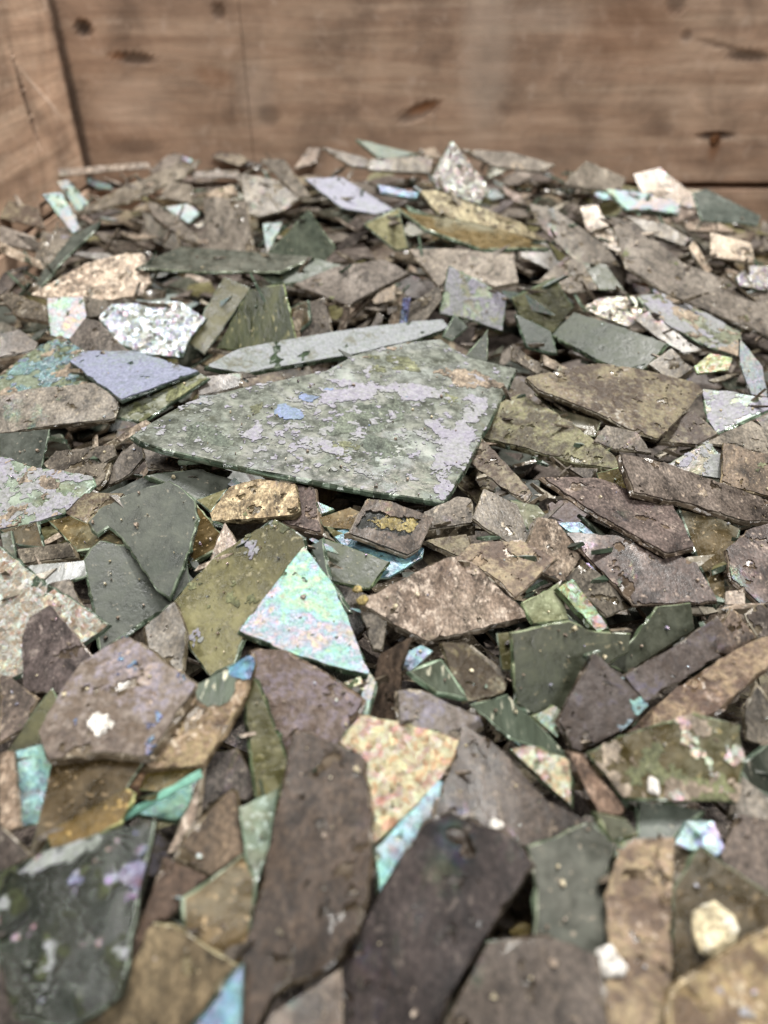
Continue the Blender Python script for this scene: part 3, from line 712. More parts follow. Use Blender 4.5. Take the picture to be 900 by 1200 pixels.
def plank(x0, x1, z0, z1, thick, marks=(), res=0.0022, parent=None, loc=(0, 0, 0), rz=0.0, tilt=0.0):
    """board with its face on local y = 0 looking towards -y; marks are dents (x, z, rx, rz, angle, depth, stain, raw, pale)"""
    nx = max(2, int((x1 - x0) / res))
    nz = max(2, int((z1 - z0) / res))
    prof = [(thick, 0.0)] + [(0.0015, 0.0)] + [(0.0, 0.008 + 0.984 * k / nz) for k in range(nz + 1)] + [(0.0012, 1.0), (thick, 1.0)]
    m = len(prof)
    X = np.linspace(x0, x1, nx + 1)
    V = np.zeros((nx + 1, m, 3))
    st = np.zeros((nx + 1, m))
    pl = np.zeros((nx + 1, m))
    rw = np.zeros((nx + 1, m))
    for j, (yy, fz) in enumerate(prof):
        V[:, j, 0] = X
        V[:, j, 1] = yy
        V[:, j, 2] = z0 + (z1 - z0 + tilt * (X - x0)) * fz
    face = slice(2, m - 2)
    Z = V[:, face, 2]
    XX = V[:, face, 0]
    dep = np.zeros_like(Z)
    for i in range(nx + 1):
        for j in range(Z.shape[1]):
            p = Vector((XX[i, j] * 9, loc[1] * 3 + 5.1, Z[i, j] * 75))
            dep[i, j] += 0.0006 * mnoise.noise(p) + 0.0008 * mnoise.noise(Vector((XX[i, j] * 22, 7.7, Z[i, j] * 22)))
    for (mx_, mz_, rx, rzz, ang, d, s, r, pa) in marks:
        c, sn = math.cos(ang), math.sin(ang)
        dx, dz = XX - mx_, Z - mz_
        a = (dx * c + dz * sn) / rx
        b = (-dx * sn + dz * c) / rzz
        wob = 0.35 * np.sin(XX * 900 + Z * 400) * np.sin(Z * 1300 + 1)
        q = np.clip(1.25 - (a * a + b * b) * (1 + wob), 0, 1)
        dep += d * q
        st[:, face] = np.maximum(st[:, face], s * q)
        rw[:, face] = np.maximum(rw[:, face], r * q)
        pl[:, face] = np.maximum(pl[:, face], pa * q)
    V[:, face, 1] += dep
    vs = V.reshape(-1, 3)
    fs = []
    for i in range(nx):
        for j in range(m):
            k = (j + 1) % m
            fs.append((i * m + j, (i + 1) * m + j, (i + 1) * m + k, i * m + k))
    fs.append(tuple(range(m))[::1])
    fs.append(tuple(nx * m + j for j in reversed(range(m))))
    o = mesh_obj('plank', vs, fs, [M['wood']], parent=parent)
    o.location = loc
    o.rotation_euler = (0, 0, rz)
    for nm, arr in (('stain', st), ('pale', pl), ('raw', rw)):
        a = o.data.attributes.new(nm, 'FLOAT', 'POINT')
        a.data.foreach_set('value', arr.reshape(-1))
    return o


crate = bpy.data.objects.new('wooden_crate', None)
COL.objects.link(crate)
crate['label'] = 'old brown wooden crate with weathered planks holding the broken glass'
crate['category'] = 'crate'


def wm(u, v, ru, rv, ang, d, s=0.0, r=0.0, pa=0.0):
    P = on_wall_y(u, v, WALL)
    k = 0.70 / FPX
    return (P[0], P[2], ru * k, rv * k * 1.05, -ang, d, s, r, pa)


MARKS = [wm(97, 33, 10, 8, 0, 0.004, 0.95), wm(158, 69, 24, 6, 0.05, 0.002, 0.75), wm(136, 66, 10, 4, -0.1, 0.001, 0, 0.5),
         wm(490, 132, 26, 8, -0.35, 0.003, 0.55), wm(496, 127, 20, 5, -0.35, 0.001, 0, 0.75), wm(838, 160, 24, 4, 0.0, 0.004, 0.9), wm(838, 172, 7, 16, 0.0, 0.0004, 0.2, 0.5),
         wm(877, 66, 28, 6, 0.06, 0.002, 0.75), wm(845, 54, 30, 3, 0.2, 0.001, 0.45), wm(256, 14, 8, 8, 0, 0.002, 0.55), wm(805, 42, 7, 6, 0, 0.001, 0.5),
         wm(792, 4, 12, 10, 0.5, 0.002, 0.55), wm(160, 172, 34, 9, 0, 0.0005, 0.45), wm(315, 136, 14, 11, 0, 0.0005, 0.35), wm(250, 90, 24, 12, 0.3, 0.0003, 0.0, 0.35),
         wm(570, 60, 32, 90, 0.0, 0.0, 0, 0, 0.38), wm(640, 20, 60, 14, 0.0, 0.0, 0, 0, 0.25), wm(600, 125, 20, 12, 0, 0, 0.3), wm(770, 150, 22, 12, 0, 0.0003, 0.4),
         wm(740, 40, 60, 40, 0.0, 0.0, 0, 0.28), wm(300, 110, 24, 40, 0, 0, 0, 0, 0.25), wm(155, 120, 50, 30, 0, 0, 0, 0, 0.2), wm(660, 170, 60, 14, 0, 0, 0.25)]
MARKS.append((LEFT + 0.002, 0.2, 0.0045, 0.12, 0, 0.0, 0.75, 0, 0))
XS = on_wall_y(287, 80, WALL)[0]
XC = LEFT - 0.0005
plank(XC + 0.0008, XS - 0.0003, 0.1232, 0.292, 0.02, MARKS, parent=crate, loc=(0, WALL, 0), tilt=0.02)
plank(XS + 0.0003, 0.50, 0.1232, 0.2958, 0.02, MARKS, parent=crate, loc=(0, WALL + 0.0005, 0), tilt=0.02)
plank(XC + 0.0008, 0.50, 0.0, 0.1172, 0.02, (), res=0.006, parent=crate, loc=(0, WALL - 0.001, 0))
plank(XC + 0.02, 0.48, 0.09, 0.15, 0.012, (), res=0.01, parent=crate, loc=(0, WALL + 0.0225, 0))  # unseen backing board, added to keep light out of the plank gap
# side boards (local x runs along world y)
P1 = [CAM + ray(u, v) * (LEFT / ray(u, v)[0]) for u, v in ((22, 88), (40, 150), (20, 96), (75, 124))]
side_marks = [((P1[0][1] + P1[1][1]) / 2, (P1[0][2] + P1[1][2]) / 2, 0.0035, 0.036, 0.12, 0.0035, 0.85, 0, 0),
              ((P1[2][1] + P1[3][1]) / 2, (P1[2][2] + P1[3][2]) / 2, 0.045, 0.0012, -0.62, -0.0006, 0, 0, 0.75)]
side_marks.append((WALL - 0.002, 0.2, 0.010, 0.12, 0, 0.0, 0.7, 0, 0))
plank(-0.12, WALL + 0.02, 0.1232, 0.289, 0.02, side_marks, parent=crate, loc=(LEFT, 0, 0), rz=math.pi / 2)
plank(-0.12, WALL + 0.02, 0.0, 0.1192, 0.02, (), res=0.008, parent=crate, loc=(LEFT, 0, 0), rz=math.pi / 2)
plank(-WALL - 0.02, 0.12, 0.0, 0.272, 0.02, (), res=0.008, parent=crate, loc=(0.50, 0, 0), rz=-math.pi / 2)
fl_v = [(LEFT - 0.02, -0.12, -0.02), (0.52, -0.12, -0.02), (0.52, WALL + 0.02, -0.02), (LEFT - 0.02, WALL + 0.02, -0.02)]
fl_v += [(x, y, -0.001) for x, y, z in fl_v]
mesh_obj('crate_bottom', fl_v, [(3, 2, 1, 0), (4, 5, 6, 7), (0, 1, 5, 4), (1, 2, 6, 5), (2, 3, 7, 6), (3, 0, 4, 7)], [M['wood']], parent=crate)
# rusty nail in its slot
nP = on_wall_y(838, 164, WALL)
vs, fs = [], []
for (yy, rr) in ((0.004, 0.0022), (-0.0010, 0.0022), (-0.0012, 0.0052), (-0.0026, 0.0046), (-0.0030, 0.002)):
    for k in range(12):
        a = 2 * math.pi * k / 12
        vs.append((nP[0] + rr * math.cos(a) * (1 + 0.1 * math.sin(3 * a)), WALL + yy + 0.001, nP[2] + rr * math.sin(a)))
for r in range(4):
    for k in range(12):
        fs.append((r * 12 + k, r * 12 + (k + 1) % 12, (r + 1) * 12 + (k + 1) % 12, (r + 1) * 12 + k))
fs.append(tuple(range(48, 60)))
mesh_obj('nail', vs, fs, [M['rust']], parent=crate)

# ------------------------------------------------------------------ filler shards in the gaps between the traced ones
GX, GY = np.meshgrid(np.arange(2, 900, 4.0), np.arange(2, 1200, 4.0))
cover = np.zeros(GX.shape, bool)
for s in SH:
    cover |= inside(s['p'], GX, GY)
tx = [0, 55, 62, 180, 290, 330, 480, 560, 680, 780, 830, 900]
ty = [238, 222, 205, 190, 178, 168, 168, 180, 195, 208, 226, 256]
allow = GY > np.interp(GX, tx, ty)
HOLLOW = [(400, 370, 75, 32), (358, 248, 48, 12), (262, 262, 40, 10), (490, 775, 26, 34), (155, 1095, 20, 60), (880, 905, 24, 22), (580, 645, 24, 12), (160, 505, 26, 12),
          (880, 380, 24, 18), (560, 800, 26, 22), (285, 855, 22, 40), (450, 205, 50, 10), (100, 500, 60, 12), (35, 320, 22, 24), (730, 735, 26, 14), (850, 405, 20, 14), (610, 800, 10, 30), (20, 815, 12, 8), (720, 640, 40, 12), (840, 970, 14, 20)]
hollow = np.zeros(GX.shape, bool)
for (u, v, a, b) in HOLLOW:
    hollow |= ((GX - u) / a) ** 2 + ((GY - v) / b) ** 2 < 1
allow &= ~hollow
kinds_far = ['br', 'br', 'br', 'bs', 'bs', 'bd', 'gg', 'go', 'ir', 'mx']
kinds_mid = ['br', 'bd', 'bd', 'dk', 'dk', 'gg', 'ga', 'mx', 'mx', 'mp']
N_FILL = 300 - TRACED - 9
tries = 0
while N_FILL > 0 and tries < 3000:
    tries += 1
    ys, xs = np.nonzero(~cover & allow)
    if len(ys) < 40:
        break
    wts = np.where(GY[ys, xs] < 345, 1.5, 1.0)
    j = nrg.choice(len(ys), p=wts / wts.sum())
    u, v = GX[ys[j], xs[j]], GY[ys[j], xs[j]]
    R = np.interp(v, [150, 330, 600, 1200], [20, 30, 38, 62]) * rng.uniform(0.75, 1.45)
    fl = np.interp(v, [150, 330, 600, 1200], [0.36, 0.5, 0.6, 0.85]) * rng.uniform(0.7, 1.2)
    if v < 345 and rng.random() < 0.4:
        fl *= 0.4
        R *= 1.15
    n = rng.choice([3, 4, 4, 5, 5, 6])
    an = np.sort(np.array([2 * math.pi * (k + rng.uniform(-0.32, 0.32)) / n for k in range(n)]))
    rr = np.array([rng.uniform(0.7, 1.15) for k in range(n)])
    ro = rng.uniform(-0.7, 0.7)
    px, py = R * rr * np.cos(an), R * rr * np.sin(an) * fl
    p = np.stack([u + px * math.cos(ro) - py * math.sin(ro), v + px * math.sin(ro) + py * math.cos(ro)], 1)
    m = inside(p, GX, GY)
    if v < 300 and (m & ~allow).sum() > 2:
        continue
    cover |= m
    kd = rng.choice(kinds_far if v < 350 else kinds_mid)
    g = rng.uniform(0.6, 1.25)
    SH.append(dict(kind=kd, p=p, label='', bias=-600 + rng.uniform(-10, 10), k=rng.uniform(5, 40) + (10 if v < 350 else 0), side=rng.uniform(-0.25, 0.25),
                   t=None, tint=(g, g * rng.uniform(0.95, 1.03), g * rng.uniform(0.88, 1.05)), near=None, fl=None, fill=True))
    N_FILL -= 1

# ------------------------------------------------------------------ plane of every shard: tilt and height settled so that upper ones lie on lower ones
NS = len(SH)
prm = np.zeros((NS, 3))
ctr = np.zeros((NS, 2))
rad = np.zeros(NS)
thk = np.zeros(NS)
key = np.zeros(NS)
for i, s in enumerate(SH):
    p = s['p']
    c = p.mean(0)
    if not s.get('fill') and s['bias'] < 150:
        p = c + (p - c) * 1.025
        s['p'] = p
    u, v = c
    kk = s['k'] if s['k'] is not None else np.interp(v, [200, 350, 600, 900, 1200], [24, 20, 14, 12, 5])
    kk = math.radians(kk + rng.uniform(-9, 10))
    sd = s['side'] if s['side'] is not None else rng.uniform(-0.30, 0.30)
    P = hit_pile(u, v, (0.020 if v < 345 else 0.019) if s.get('fill') else 0.0)
    n = np.array([sd, -math.sin(kk), math.cos(kk)])
    n /= np.linalg.norm(n)
    D = n @ (P - CAM)
    a, b, cc = n @ FW / D, n @ RT / D, n @ UP / D
    x0, y0 = (u - CX) / FPX, -(v - CY) / FPX
    r = max(np.ptp(p[:, 0]), np.ptp(p[:, 1])) / 2 / FPX
    ctr[i] = x0, y0
    rad[i] = r
    prm[i] = a + b * x0 + cc * y0, b * r, cc * r
    thk[i] = s['t'] * 0.72 if s['t'] else rng.uniform(0.0015, 0.0023)
    key[i] = v + s['bias'] + 0.2 * (p[:, 1].max() - v)
prior = prm.copy()
masks = [inside(s['p'], GX, GY) for s in SH]
bb = [(s['p'].min(0), s['p'].max(0)) for s in SH]
pi, pj, pu, pv, pm, pp = [], [], [], [], [], []
npair = 0
order = np.argsort(key)
for a_ in range(NS):
    for b_ in range(a_ + 1, NS):
        i, j = order[a_], order[b_]           # j lies over i
        if (bb[i][0] > bb[j][1]).any() or (bb[j][0] > bb[i][1]).any():
            continue
        ys, xs = np.nonzero(masks[i] & masks[j])
        if len(ys) < 2:
            continue
        if len(ys) > 40:
            q = np.linspace(0, len(ys) - 1, 40).astype(int)
            ys, xs = ys[q], xs[q]
        for y, x in zip(ys, xs):
            pi.append(i); pj.append(j); pp.append(npair)
            pu.append((GX[y, x] - CX) / FPX); pv.append(-(GY[y, x] - CY) / FPX)
        npair += 1
pi, pj, pp = np.array(pi), np.array(pj), np.array(pp)
pu, pv = np.array(pu), np.array(pv)
hi = np.stack([np.ones(len(pi)), (pu - ctr[pi, 0]) / rad[pi], (pv - ctr[pi, 1]) / rad[pi]], 1)
hj = np.stack([np.ones(len(pj)), (pu - ctr[pj, 0]) / rad[pj], (pv - ctr[pj, 1]) / rad[pj]], 1)
Wt = np.array([1.0, 0.25, 0.25])
start = np.searchsorted(pp, np.arange(npair))
for it in range(700):
    qi = (prm[pi] * hi).sum(1)
    qj = (prm[pj] * hj).sum(1)
    mar = (thk[pj] * 1.15 + 0.0008) * qj * qj
    vio = mar - (qj - qi)
    best = np.array([st + np.argmax(vio[st:en]) for st, en in zip(start, list(start[1:]) + [len(pp)])])
    best = best[vio[best] > 0]
    if it < 560:
        prm += 0.02 * (prior - prm)
    if len(best) == 0:
        continue
    vv = vio[best]
    I, J = pi[best], pj[best]
    gi, gj = hi[best] * Wt, hj[best] * Wt
    di = gi * (vv / (hi[best] * gi).sum(1))[:, None] * 0.5
    dj = gj * (vv / (hj[best] * gj).sum(1))[:, None] * 0.5
    acc = np.zeros_like(prm)
    cnt = np.zeros(NS)
    np.add.at(acc, I, -di)
    np.add.at(acc, J, dj)
    np.add.at(cnt, I, 1)
    np.add.at(cnt, J, 1)
    prm += 1.2 * acc / np.maximum(cnt, 1)[:, None] * np.minimum(1.6, np.sqrt(np.maximum(cnt, 1)))[:, None]
print('SHARDS', NS, 'pairs', npair, 'left violations', int((vio > 0.02).sum()), 'of', len(vio))

qbuf = np.zeros(GX.shape)
owner = -np.ones(GX.shape, int)
for i in range(NS):
    b, c = prm[i, 1] / rad[i], prm[i, 2] / rad[i]
    a = prm[i, 0] - b * ctr[i, 0] - c * ctr[i, 1]
    SH[i]['N'] = a * FW + b * RT + c * UP      # = n / D
    q = a + b * (GX - CX) / FPX - c * (GY - CY) / FPX
    upd = masks[i] & (q > qbuf)
    qbuf[upd] = q[upd]
    owner[upd] = i


# ------------------------------------------------------------------ building one shard
def frame(s):
    N = s['N']
    D = 1 / np.linalg.norm(N)
    n = N * D
    if n[2] < 0:
        n, D = -n, -D
    pts = []
    for u, v in s['p']:
        d = ray(u, v)
        pts.append(CAM + d * (D / (n @ d)))
    pts = np.array(pts)
    o = pts.mean(0)
    x = RT - n * (n @ RT)
    x /= np.linalg.norm(x)
    y = np.cross(n, x)
    return n, o, x, y, np.stack([(pts - o) @ x, (pts - o) @ y], 1)


def refine(p2, seed, step=0.0032, amp=0.00035):
    if 0.5 * np.sum(p2[:, 0] * np.roll(p2[:, 1], -1) - p2[:, 1] * np.roll(p2[:, 0], -1)) < 0:
        p2 = p2[::-1]
    r = random.Random(seed)
    out = []
    n = len(p2)
    for i in range(n):
        a, b = p2[i], p2[(i + 1) % n]
        L = np.linalg.norm(b - a)
        m = max(1, min(14, int(L / step)))
        e = (b - a) / max(L, 1e-9)
        nr = np.array([e[1], -e[0]])
        bow = r.uniform(-0.012, 0.016) * L
        for k in range(m):
            f = (k + (r.uniform(-0.3, 0.3) if k else 0)) / m
            q = a + (b - a) * f + nr * bow * 4 * f * (1 - f) * (0.4 if m > 2 else 0)
            out.append(q + nr * (r.gauss(0, amp) if k else 0.0))
    return np.array(out)


def offset(p2, d):
    n = len(p2)
    out = p2.copy()
    for i in range(n):
        e1 = p2[i] - p2[i - 1]
        e2 = p2[(i + 1) % n] - p2[i]
        t = e1 / max(1e-9, np.linalg.norm(e1)) + e2 / max(1e-9, np.linalg.norm(e2))
        L = np.linalg.norm(t)
        if L < 1e-6:
            continue
        t /= L
        out[i] = p2[i] + np.array([t[1], -t[0]]) * d
    return out


def slab(p2, t, seed):
    r = random.Random(seed)
    n = len(p2)
    bev = min(0.00045, t * 0.2)
    chips = np.array([max(0, r.gauss(0, 1)) ** 2 * 0.00035 for k in range(n)])
    slant = r.uniform(-0.0008, 0.0008)
    rings = []
    for (d, z) in ((-bev, 0.0), (0.0, -bev), (slant * 0.5 + 0.0002, -t * 0.5), (slant, -t + bev), (slant - bev, -t)):
        q = offset(p2, d)
        if 0 < z > -t or z == -bev:
            q = q + (q.mean(0) - q) / np.maximum(1e-6, np.linalg.norm(q - q.mean(0), axis=1))[:, None] * chips[:, None] * (0.3 if z == 0 else 1)
        if abs(z) > bev and z > -t + bev * 1.5:
            q = q + np.array([[r.gauss(0, 0.00022), r.gauss(0, 0.00022)] for k in range(n)])
        rings.append(np.concatenate([q, np.full((n, 1), z)], 1))
    V = np.concatenate(rings)
    F = [tuple(range(n)), tuple(4 * n + k for k in reversed(range(n)))]
    idx = [0, 0]
    for g in range(4):
        for k in range(n):
            kk = (k + 1) % n
            F.append((g * n + k, (g + 1) * n + k, (g + 1) * n + kk, g * n + kk))
            idx.append(2 if g == 0 else 1)
    return V, F, idx


def edge_dist(p2, X, Y):
    d = np.full(X.shape, 1e9)
    n = len(p2)
    for i in range(n):
        a, b = p2[i], p2[(i + 1) % n]
        e = b - a
        L2 = max(1e-12, e @ e)
        t = np.clip(((X - a[0]) * e[0] + (Y - a[1]) * e[1]) / L2, 0, 1)
        d = np.minimum(d, np.hypot(X - a[0] - t * e[0], Y - a[1] - t * e[1]))
    return np.where(inside(p2, X, Y), d, -d)


def fbm(X, Y, freq, seed, octs=5):
    out = np.zeros(X.shape)
    it = np.nditer([X, Y, out], op_flags=[['readonly'], ['readonly'], ['writeonly']])
    f = mnoise.fractal
    for x, y, o in it:
        o[...] = f((float(x) * freq + seed * 3.1, float(y) * freq - seed * 1.7, seed * 0.37), 0.5, 2.15, octs)
    return out


def sheet(p2, field, ncell, z0, z1):
    """the part of a polygon where field(X, Y, dist) > 0, as a raised layer with its own side walls"""
    lo, hi_ = p2.min(0) - 0.0005, p2.max(0) + 0.0005
    h = max(hi_ - lo) / ncell
    nx, ny = int((hi_[0] - lo[0]) / h) + 2, int((hi_[1] - lo[1]) / h) + 2
    X, Y = np.meshgrid(lo[0] + h * np.arange(nx), lo[1] + h * np.arange(ny), indexing='ij')
    d = edge_dist(p2, X, Y)
    F = np.where(d > -2 * h, field(X, Y, d), -1.0)
    F = np.minimum(F, d * 300)
    F = np.where(np.abs(F) < 1e-5, 1e-5, F)
    V, fs, vid = [], [], {}

    def gv(i, j):
        k = (i, j)
        if k not in vid:
            vid[k] = len(V)
            V.append((X[i, j], Y[i, j], z1))
        return vid[k]

    def ev(a, b):
        k = (a, b) if a < b else (b, a)
        if k not in vid:
            (i, j), (m, n) = k
            f = F[i, j] / (F[i, j] - F[m, n])
            vid[k] = len(V)
            V.append((X[i, j] + f * (X[m, n] - X[i, j]), Y[i, j] + f * (Y[m, n] - Y[i, j]), z1))
        return vid[k]

    down = {}

    def dn(k):
        if k not in down:
            down[k] = len(V)
            V.append((V[k][0], V[k][1], z0))
        return down[k]

    pos = F > 0
    full = pos[:-1, :-1] & pos[1:, :-1] & pos[1:, 1:] & pos[:-1, 1:]
    anyp = pos[:-1, :-1] | pos[1:, :-1] | pos[1:, 1:] | pos[:-1, 1:]
    for i, j in zip(*np.nonzero(anyp)):
        i, j = int(i), int(j)
        if full[i, j]:
            fs.append((gv(i, j), gv(i + 1, j), gv(i + 1, j + 1), gv(i, j + 1)))
            continue
        for tri in (((i, j), (i + 1, j), (i + 1, j + 1)), ((i, j), (i + 1, j + 1), (i, j + 1))):
            poly, cut = [], []
            for e in range(3):
                a, b = tri[e], tri[(e + 1) % 3]
                if pos[a]:
                    poly.append(gv(*a))
                if pos[a] != pos[b]:
                    q = ev(a, b)
                    poly.append(q)
                    cut.append((q, bool(pos[a])))
            if len(poly) >= 3:
                fs.append(tuple(poly))
                if len(cut) == 2:
                    (q1, o1), (q2, o2) = cut
                    a, b = (q1, q2) if o1 else (q2, q1)
                    fs.append((b, a, dn(a), dn(b)))
    return V, fs


NAMES = dict(br='crusted_glass_shard', bd='crusted_glass_shard', bs='crusted_glass_shard', bw='crusted_glass_shard', mx='flaking_glass_shard', mp='flaking_glass_shard',
             ir='iridescent_glass_shard', iw='iridescent_glass_shard', io='iridescent_glass_shard', ib='iridescent_glass_shard', lv='iridescent_glass_shard',
             gg='green_glass_shard', go='olive_glass_shard', ga='amber_glass_shard', gp='patina_glass_shard', dk='dark_glass_shard', gc='clear_glass_shard', tq='turquoise_glass_shard')
WORDS = dict(br='brown crusted', bd='dark brown crusted', bs='pale tan crusted', bw='smooth brown', mx='mottled olive brown', mp='violet brown',
             ir='pearly white', iw='sparkling white', io='golden iridescent', ib='blue iridescent', lv='lavender grey',
             gg='grey green glass', go='olive glass', ga='amber brown glass', gp='pale flaked glass', dk='black glossy', gc='clear glass', tq='turquoise')
GROUP = 'broken glass shards heaped in the crate'
CRUSTED = {'br', 'bd', 'bs', 'bw', 'mx', 'mp', 'ir', 'iw', 'io', 'ib', 'lv'}
anchors = [(s['p'].mean(0), s['near']) for s in SH if s['near']]
used = {}


def auto_label(s, p2):
    c = p2 - p2.mean(0)
    ev = np.sqrt(np.maximum(1e-12, np.linalg.eigvalsh(c.T @ c)))
    asp = ev[1] / ev[0]
    size = np.ptp(p2, axis=0).max()
    shape = 'splinter' if asp > 3.0 else 'sliver' if asp > 2.0 else 'triangular chip' if len(s['p']) == 3 else 'fragment' if len(s['p']) > 4 else 'four sided chip'
    big = 'tiny' if size < 0.018 else 'small' if size < 0.035 else 'medium sized' if size < 0.06 else 'large'
    m = s['p'].mean(0)
    a = sorted(anchors, key=lambda q: np.hypot(*(q[0] - m)))
    pre = 'half buried ' if s.get('fill') else ''
    base = f"{pre}{big} {WORDS[s['kind']]} {shape}"
    cand = [f'{base} next to {a[0][1]}', f'{base} between {a[0][1]} and {a[1][1][4:]}', f'{base} near {a[1][1]}', f'{base} near {a[2][1]}']
    for c_ in cand:
        if c_ not in used and len(c_.split()) <= 16:
            return c_
    return cand[0]


def gauss(u, v, u0, v0, ru, rv, rot=0.0):
    c, sn = math.cos(rot), math.sin(rot)
    a = ((u - u0) * c + (v - v0) * sn) / ru
    b = (-(u - u0) * sn + (v - v0) * c) / rv
    return np.exp(-(a * a + b * b))


LAYER_NAMES = dict(mp='violet_film', lv='blue_film', br='crust', ye='gold_core', fl='pale_flake', ft='tan_flake', fo='moss_stain', fd='dark_stain', fb='blue_film', io='gold_flake', ib='blue_film', wh='white_patch', dk='black_core', ir='pearl_flake', iw='pearl_flake', go='gold_core')


def add_layers(s, ob, p2, fr, i):
    n, o, x, y, _ = fr

    def px(X, Y):
        P = o + X[..., None] * x + Y[..., None] * y
        return project(P.reshape(-1, 3))[0].reshape(X.shape), project(P.reshape(-1, 3))[1].reshape(X.shape)

    def layer(mat, fn, ncell, h, z0=-0.0002, tint=(1, 1, 1)):
        V, fs = sheet(p2, fn, ncell, z0, h)
        if len(fs) < 3:
            return
        par = list(range(len(V)))

        def find(q):
            while par[q] != q:
                par[q] = par[par[q]]
                q = par[q]
            return q
        for f in fs:
            q0 = find(f[0])
            for q in f[1:]:
                par[find(q)] = q0
        comp = {}
        for f in fs:
            comp.setdefault(find(f[0]), []).append(f)
        groups = sorted(comp.values(), key=len, reverse=True)
        big = [g for g in groups[:24] if len(g) > (14 if len(groups) > 6 else 0)]
        rest = [f for g in groups if g not in big for f in g]
        for g, rst in [(g, False) for g in big] + ([(rest, True)] if rest else []):
            ids = sorted({q for f in g for q in f})
            re = {q: n_ for n_, q in enumerate(ids)}
            c = mesh_obj(LAYER_NAMES.get(mat, 'flake'), [V[q] for q in ids], [tuple(re[q] for q in f) for f in g], [M[mat]], parent=ob)
            c.color = (*tint, 1)
            if rst:
                c['kind'] = 'stuff'

    fl = s['fl']
    size = np.ptp(p2, axis=0).max()
    if fl == 'hero':
        def f_dark(X, Y, d):
            u, v = px(X, Y)
            return fbm(X, Y, 55, 3.3) * 0.28 + 0.75 * gauss(u, v, 428, 492, 60, 32, -0.15) + 0.55 * gauss(u, v, 250, 512, 60, 16, 0.2) + 0.5 * gauss(u, v, 470, 535, 60, 25) - 0.52

        def f_moss(X, Y, d):
            u, v = px(X, Y)
            return fbm(X, Y, 70, 8.1) * 0.4 + 0.7 * gauss(u, v, 445, 432, 60, 16, -0.1) + 0.6 * gauss(u, v, 330, 470, 60, 12, -0.3) + 0.5 * gauss(u, v, 530, 470, 50, 16) + 0.5 * gauss(u, v, 380, 520, 70, 25) - 0.60

        def f_tan(X, Y, d):
            u, v = px(X, Y)
            return fbm(X, Y, 80, 5.2) * 0.42 + 0.85 * gauss(u, v, 552, 445, 48, 13, 0.08) + 0.6 * gauss(u, v, 455, 411, 30, 7, -0.3) + 0.4 * gauss(u, v, 370, 455, 20, 8) - 0.55

        def f_fl(X, Y, d):
            u, v = px(X, Y)
            return (fbm(X, Y, 75, 1.9, 7) * 0.55 + 0.65 * gauss(u, v, 340, 515, 85, 17, 0.12) + 0.7 * gauss(u, v, 420, 462, 75, 10, -0.12) + 0.62 * gauss(u, v, 500, 462, 40, 9)
                    + 0.72 * gauss(u, v, 545, 500, 18, 45, 0.5) + 0.6 * gauss(u, v, 525, 525, 30, 20, 0.5) + 0.6 * gauss(u, v, 515, 575, 22, 10) + 0.5 * gauss(u, v, 385, 447, 28, 16, 0.3)
                    + 0.30 * gauss(u, v, 420, 550, 120, 14) - 0.5 * gauss(u, v, 425, 490, 45, 18) - 0.45)

        def f_blue(X, Y, d):
            u, v = px(X, Y)
            return fbm(X, Y, 120, 6.6) * 0.5 + 1.0 * gauss(u, v, 336, 483, 20, 10, 0.3) + 0.7 * gauss(u, v, 358, 467, 14, 5) - 0.55
        layer('fd', f_dark, 150, 0.00010, tint=(1.15, 1.2, 1.15))
        layer('fo', f_moss, 170, 0.00018, tint=(1.15, 1.15, 1.3))
        layer('ft', f_tan, 150, 0.00028)
        layer('fl', f_fl, 260, 0.00036)
        layer('fl', lambda X, Y, d: fbm(X, Y, 230, 12.4, 6) + 0.20 * gauss(*px(X, Y), 380, 510, 160, 50) - 0.62, 260, 0.00030)
        layer('lv', f_blue, 120, 0.00044, tint=(0.5, 0.6, 0.78))
    elif fl == 'window':
        def hole(X, Y):
            u, v = px(X, Y)
            q = np.array([[419, 619], [428, 600], [455, 603], [492, 610], [481, 630], [448, 624]])
            return edge_dist(q, u, v) + fbm(X, Y, 210, 4.4) * 3.5
        layer('fd', lambda X, Y, d: hole(X, Y) + 3.0, 90, 0.00008, tint=(0.14, 0.14, 0.13))
        layer('ye', lambda X, Y, d: (hole(X, Y) + 2.0) * 0.05 + gauss(*px(X, Y), 466, 613, 20, 9, 0.1) + fbm(X, Y, 260, 2.2) * 0.9 - 0.75, 90, 0.0003, tint=(0.6, 0.6, 0.5))
        layer('br', lambda X, Y, d: np.minimum(-hole(X, Y), (d - 0.0002) * 3000), 110, 0.0008, tint=(0.72, 0.66, 0.64))
    elif fl == 'white':
        layer('wh', lambda X, Y, d: fbm(X, Y, 95, 7.7, 6) * 0.40 + 0.95 * gauss(*px(X, Y), 118, 848, 24, 17, -0.15) + 0.45 * gauss(*px(X, Y), 150, 850, 22, 9) - 0.55, 120, 0.00075)
        layer('ib', lambda X, Y, d: fbm(X, Y, 110, 2.7, 6) * 0.55 + 0.85 * gauss(*px(X, Y), 178, 862, 20, 26, 0.4) + 0.5 * gauss(*px(X, Y), 95, 855, 12, 20) + 0.3 * gauss(*px(X, Y), 160, 780, 40, 30) - 0.62, 120, 0.00068, tint=(0.8, 0.7, 1.1))
        layer('ft', lambda X, Y, d: fbm(X, Y, 60, 3.1, 6) * 0.5 + 0.6 * gauss(*px(X, Y), 190, 815, 30, 16) + 0.45 * gauss(*px(X, Y), 125, 800, 26, 16) - 0.55, 100, 0.0006, tint=(0.9, 0.75, 0.6))
    elif fl == 'bluetip':
